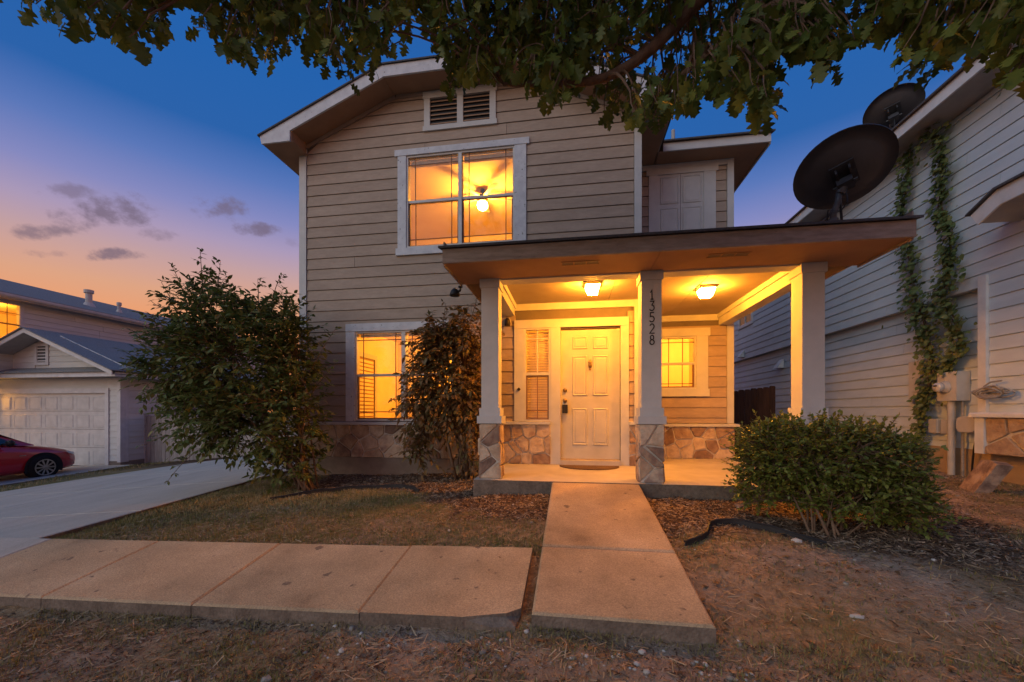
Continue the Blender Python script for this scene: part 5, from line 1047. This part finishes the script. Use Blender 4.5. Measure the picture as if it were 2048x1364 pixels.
# grass blades
def gd_(X, Y):
    m_ = mulch_at(X, Y); b_ = bare_at(X, Y); cl = np.clip((vnoise(X, Y, 7, 41)*.6 + vnoise(X, Y, 2.2, 42)*.6 - .30)*2.0, 0, 1); lawn = np.clip((-X - .2)/.6, 0, 1)*np.clip((Y - 2.95)/.1, 0, 1)
    return np.clip(1 - m_*1.4, 0, 1)*np.clip(1 - b_*.95, .06, 1)*np.clip(cl + lawn*.55, .05, 1)
parts_ = [scatter(150000, -5.0, -.2, 3.0, 6.0, gd_, -.022), scatter(62000, -3.6, 3.0, 1.35, 2.3, gd_, -.022), scatter(95000, .7, 5.6, 1.5, 7.0, gd_, -.022), scatter(14000, -13, -8.8, 3.5, 10.5, lambda X, Y: (X < -10.5).astype(float)*np.where(X < np.interp(Y, [2, 6.2, 8.2, 9.3, 11], [-11.4, -11.0, -10.3, -9.3, -8.2]) - .05, 1, 0))]
X = np.concatenate([p[0] for p in parts_]); Y = np.concatenate([p[1] for p in parts_]); 
strip = (X < -8.8)
on2 = on_concrete(X, Y); 
k = len(X); gr = green_at(X, Y); h = RNG.uniform(.014, .040, k)*(1 + .3*gr) * np.where(strip, 1.6, 1); yaw = RNG.uniform(0, 6.283, k); lean = RNG.normal(0, 1.0, k)
bt = np.array([(-.11, 0, 0), (.11, 0, 0), (.07, .18, .55), (-.07, .18, .55), (0, .55, .92)]); bf = np.array([(0, 1, 2), (0, 2, 3), (3, 2, 4)])
rm = rotmats(X, Y, gmesh_z(X, Y) - .004, yaw, np.zeros(k), lean, np.stack([h*.9, h, h], -1)); front = np.clip((2.5 - Y)/.3, 0, 1)*np.clip((X + 3.4)/2.0, 0, 1); rnd = np.clip(.80 - gr*.62*(1 - .75*front) + RNG.normal(0, .17, k), 0, .99)
lk('grass', bulk_mesh('grass', bt, bf, rm, rnd), M['grass'], label='sparse short dry grass over the yard soil', cat='grass', kind='stuff')
# mulch chips and straw
def cdn(X, Y): return np.clip(mulch_at(X, Y)*1.2 + .10, 0, 1)
parts_ = [scatter(34000, -4.2, -.2, 3.4, 6.3, cdn), scatter(26000, .7, 3.9, 2.8, 4.9, cdn), scatter(22000, -3.6, 5.6, 1.3, 4.0, lambda X, Y: np.full(len(X), .4)), scatter(26000, -3.6, 3.2, 1.3, 2.3, lambda X, Y: np.clip(vnoise(X, Y, 4, 61)*1.8 - .4, .1, 1)), scatter(12000, 2.8, 5.7, 3.5, 7.2, lambda X, Y: np.full(len(X), .6))]
X = np.concatenate([p[0] for p in parts_]); Y = np.concatenate([p[1] for p in parts_]); k = len(X); L_ = RNG.uniform(.016, .062, k)*(.6 + .4*mulch_at(X, Y)); 
ct = np.array([(-.5, -.14, 0), (.5, -.10, 0), (.45, .12, .05), (-.5, .14, 0), (0, 0, .16)]); cf_ = np.array([(0, 1, 4), (1, 2, 4), (2, 3, 4), (3, 0, 4)])
rm = rotmats(X, Y, gmesh_z(X, Y) + RNG.uniform(-.004, .012, k), RNG.uniform(0, 6.283, k), RNG.normal(0, .3, k), RNG.normal(0, .35, k), np.stack([L_, L_*RNG.uniform(.3, 1, k), L_], -1))
lk('mulch', bulk_mesh('mulch', ct, cf_, rm, RNG.random(k)**1.5*.99), M['chip'], label='dark wood mulch and chips in the planting beds', cat='mulch', kind='stuff')
# straw and dead stalks
X, Y = scatter(34000, -4.6, 5.6, 1.35, 7.0, lambda X, Y: np.clip(.75 - mulch_at(X, Y)*.4, 0, 1)*np.clip(vnoise(X, Y, 3, 55)*1.6 - .25, .05, 1)); k = len(X); L_ = RNG.uniform(.03, .10, k)
rm = rotmats(X, Y, gmesh_z(X, Y) + RNG.uniform(.004, .022, k), RNG.uniform(0, 6.283, k), RNG.normal(0, .22, k), RNG.normal(0, .3, k), np.stack([L_, np.full(k, .020), np.full(k, .02)], -1))
lk('straw', bulk_mesh('straw', ct, cf_, rm), mk('straw', [(.16, .10, .055), (.28, .19, .10), (.40, .29, .16), (.52, .40, .25)], scale=5, rough=.9, bump=0, attr='rnd'), label='dry straw and dead stalks lying over the yard', cat='straw', kind='stuff')
# pebbles
ph = (1 + 5**.5)/2; ico = np.array([(-1, ph, 0), (1, ph, 0), (-1, -ph, 0), (1, -ph, 0), (0, -1, ph), (0, 1, ph), (0, -1, -ph), (0, 1, -ph), (ph, 0, -1), (ph, 0, 1), (-ph, 0, -1), (-ph, 0, 1)])/1.9
icf = np.array([(0, 11, 5), (0, 5, 1), (0, 1, 7), (0, 7, 10), (0, 10, 11), (1, 5, 9), (5, 11, 4), (11, 10, 2), (10, 7, 6), (7, 1, 8), (3, 9, 4), (3, 4, 2), (3, 2, 6), (3, 6, 8), (3, 8, 9), (4, 9, 5), (2, 4, 11), (6, 2, 10), (8, 6, 7), (9, 8, 1)])
parts_ = [scatter(2600, -3.6, 5.6, 1.35, 6.9, lambda X, Y: np.clip(bare_at(X, Y)*.6 + mulch_at(X, Y)*.35 + .1, 0, 1)), scatter(420, -1.6, .9, 1.95, 2.3, lambda X, Y: np.full(len(X), .5)), scatter(500, -3.8, -.2, 3.4, 6.2, lambda X, Y: mulch_at(X, Y))]
X = np.concatenate([p[0] for p in parts_]); Y = np.concatenate([p[1] for p in parts_]); k = len(X); s = RNG.gamma(1.6, .0034, k) + .003; s = np.minimum(s, .022)
rm = rotmats(X, Y, gmesh_z(X, Y) + s*.2, RNG.uniform(0, 6.283, k), RNG.uniform(-.4, .4, k), RNG.uniform(-.4, .4, k), np.stack([s*1.2, s, s*.7], -1))
lk('gravel', bulk_mesh('gravel', ico, icf, rm), M['pebble'], label='small pale pebbles strewn over the soil', cat='gravel', kind='stuff')
# fallen leaves
k = 2600; X = RNG.uniform(-4.5, 5, k); Y = RNG.uniform(1.4, 6, k); kk = (~((X > -1.2) & (X < 3) & (Y > 4.6))) & ~((X < -5) | ((Y > 6.2))); X, Y = X[kk], Y[kk]; k = len(X)
onw = (X > -.22) & (X < .76) & (Y > 2.27); ons = (X < -.3) & (Y > 2.24) & (Y < 3.03); Z = np.where(onw, walk_z(Y) + .006, np.where(ons, side_z(X, Y) + .006, gmesh_z(X, Y) + .015)); keep = ~((onw | ons) & (RNG.random(k) < .97)); X, Y, Z = X[keep], Y[keep], Z[keep]; k = len(X)
sz = np.where((onw | ons)[keep], .022, .05)*RNG.uniform(.6, 1.3, k)
lk('fallen_leaves', bulk_mesh('fallen_leaves', LT[0], LT[1], rotmats(X, Y, Z, RNG.uniform(0, 6.283, k), RNG.uniform(-.25, .25, k), RNG.uniform(-.3, .3, k), sz)), mk('dead_leaf', [(.07, .04, .022), (.14, .08, .035), (.25, .14, .06), (.34, .22, .12)], scale=8, rough=.9, bump=0, attr='rnd'), label='scattered dry fallen leaves on soil and concrete', cat='leaves', kind='stuff')
# single stones that stand out
def rock(label, x, y, s, seed, flat=.6, mat='lime'):
    rr = random.Random(seed); V = [(v[0]*s[0]*rr.uniform(.8, 1.15) + x, v[1]*s[1]*rr.uniform(.8, 1.15) + y, float(gmesh_z(np.array([x]), np.array([y]))[0]) + .3*s[2] + v[2]*s[2]*rr.uniform(.8, 1.1)) for v in ico]
    m = MB(); m.add(V, [tuple(f) for f in icf]); m.build('rock', M[mat], label=label, cat='rock')
rock('round tan rock at the porch edge left of the bush', 1.75, 4.45, (.085, .06, .045), 1); rock('white rock beside the black edging right of the walkway', 1.78, 3.48, (.045, .035, .03), 2, mat='pebble')
rock('flat white stone sliver in the near left soil', -1.95, 1.72, (.045, .022, .010), 3, mat='pebble'); rock('pale rounded stone in the near soil left of the walkway', -1.50, 1.78, (.03, .025, .018), 4, mat='pebble'); rock('pale stone lying on the grey soil right of walkway', 1.62, 2.55, (.04, .025, .015), 5, mat='pebble')
# black landscape edging
def edging(label, pts, h):
    S = smooth(pts, 8); P = []; m = MB()
    for p in S: z = float(gmesh_z(np.array([p.x]), np.array([p.y]))[0]); P.append(Vector((p.x, p.y, z + p.z)))
    vs = []
    for i, p in enumerate(P):
        d = (P[min(i+1, len(P)-1)] - P[max(i-1, 0)]); n = Vector((-d.y, d.x, 0)).normalized()*.005; hh = h*(.25 if i in (0, len(P)-1) else 1)
        vs += [p - n - Vector((0, 0, .04)), p - n*.9 + Vector((0, 0, hh)), p + n*.9 + Vector((0, 0, hh)), p + n - Vector((0, 0, .04))]
    m.add(vs, [(i*4+j, i*4+(j+1) % 4, (i+1)*4+(j+1) % 4, (i+1)*4+j) for i in range(len(P)-1) for j in range(4)]); m.tube([p + Vector((0, 0, h)) for p in P], .010, 6); m.build('garden_edging', M['edging'], label=label, cat='edging', group='black plastic garden edging')
edging('black plastic edging curving through soil right of the walkway', [(.88, 3.30, -.015), (1.10, 3.50, .0), (1.22, 3.72, .0), (1.42, 3.80, .0), (1.65, 3.70, 0), (1.98, 3.45, -.02)], .05)
edging('black edging along the mulch bed below the lower window', [(-3.75, 4.5, -.01), (-3.3, 4.85, 0), (-2.9, 5.08, 0), (-2.4, 5.17, .0), (-2.1, 5.08, .0), (-1.95, 4.92, -.01)], .05)
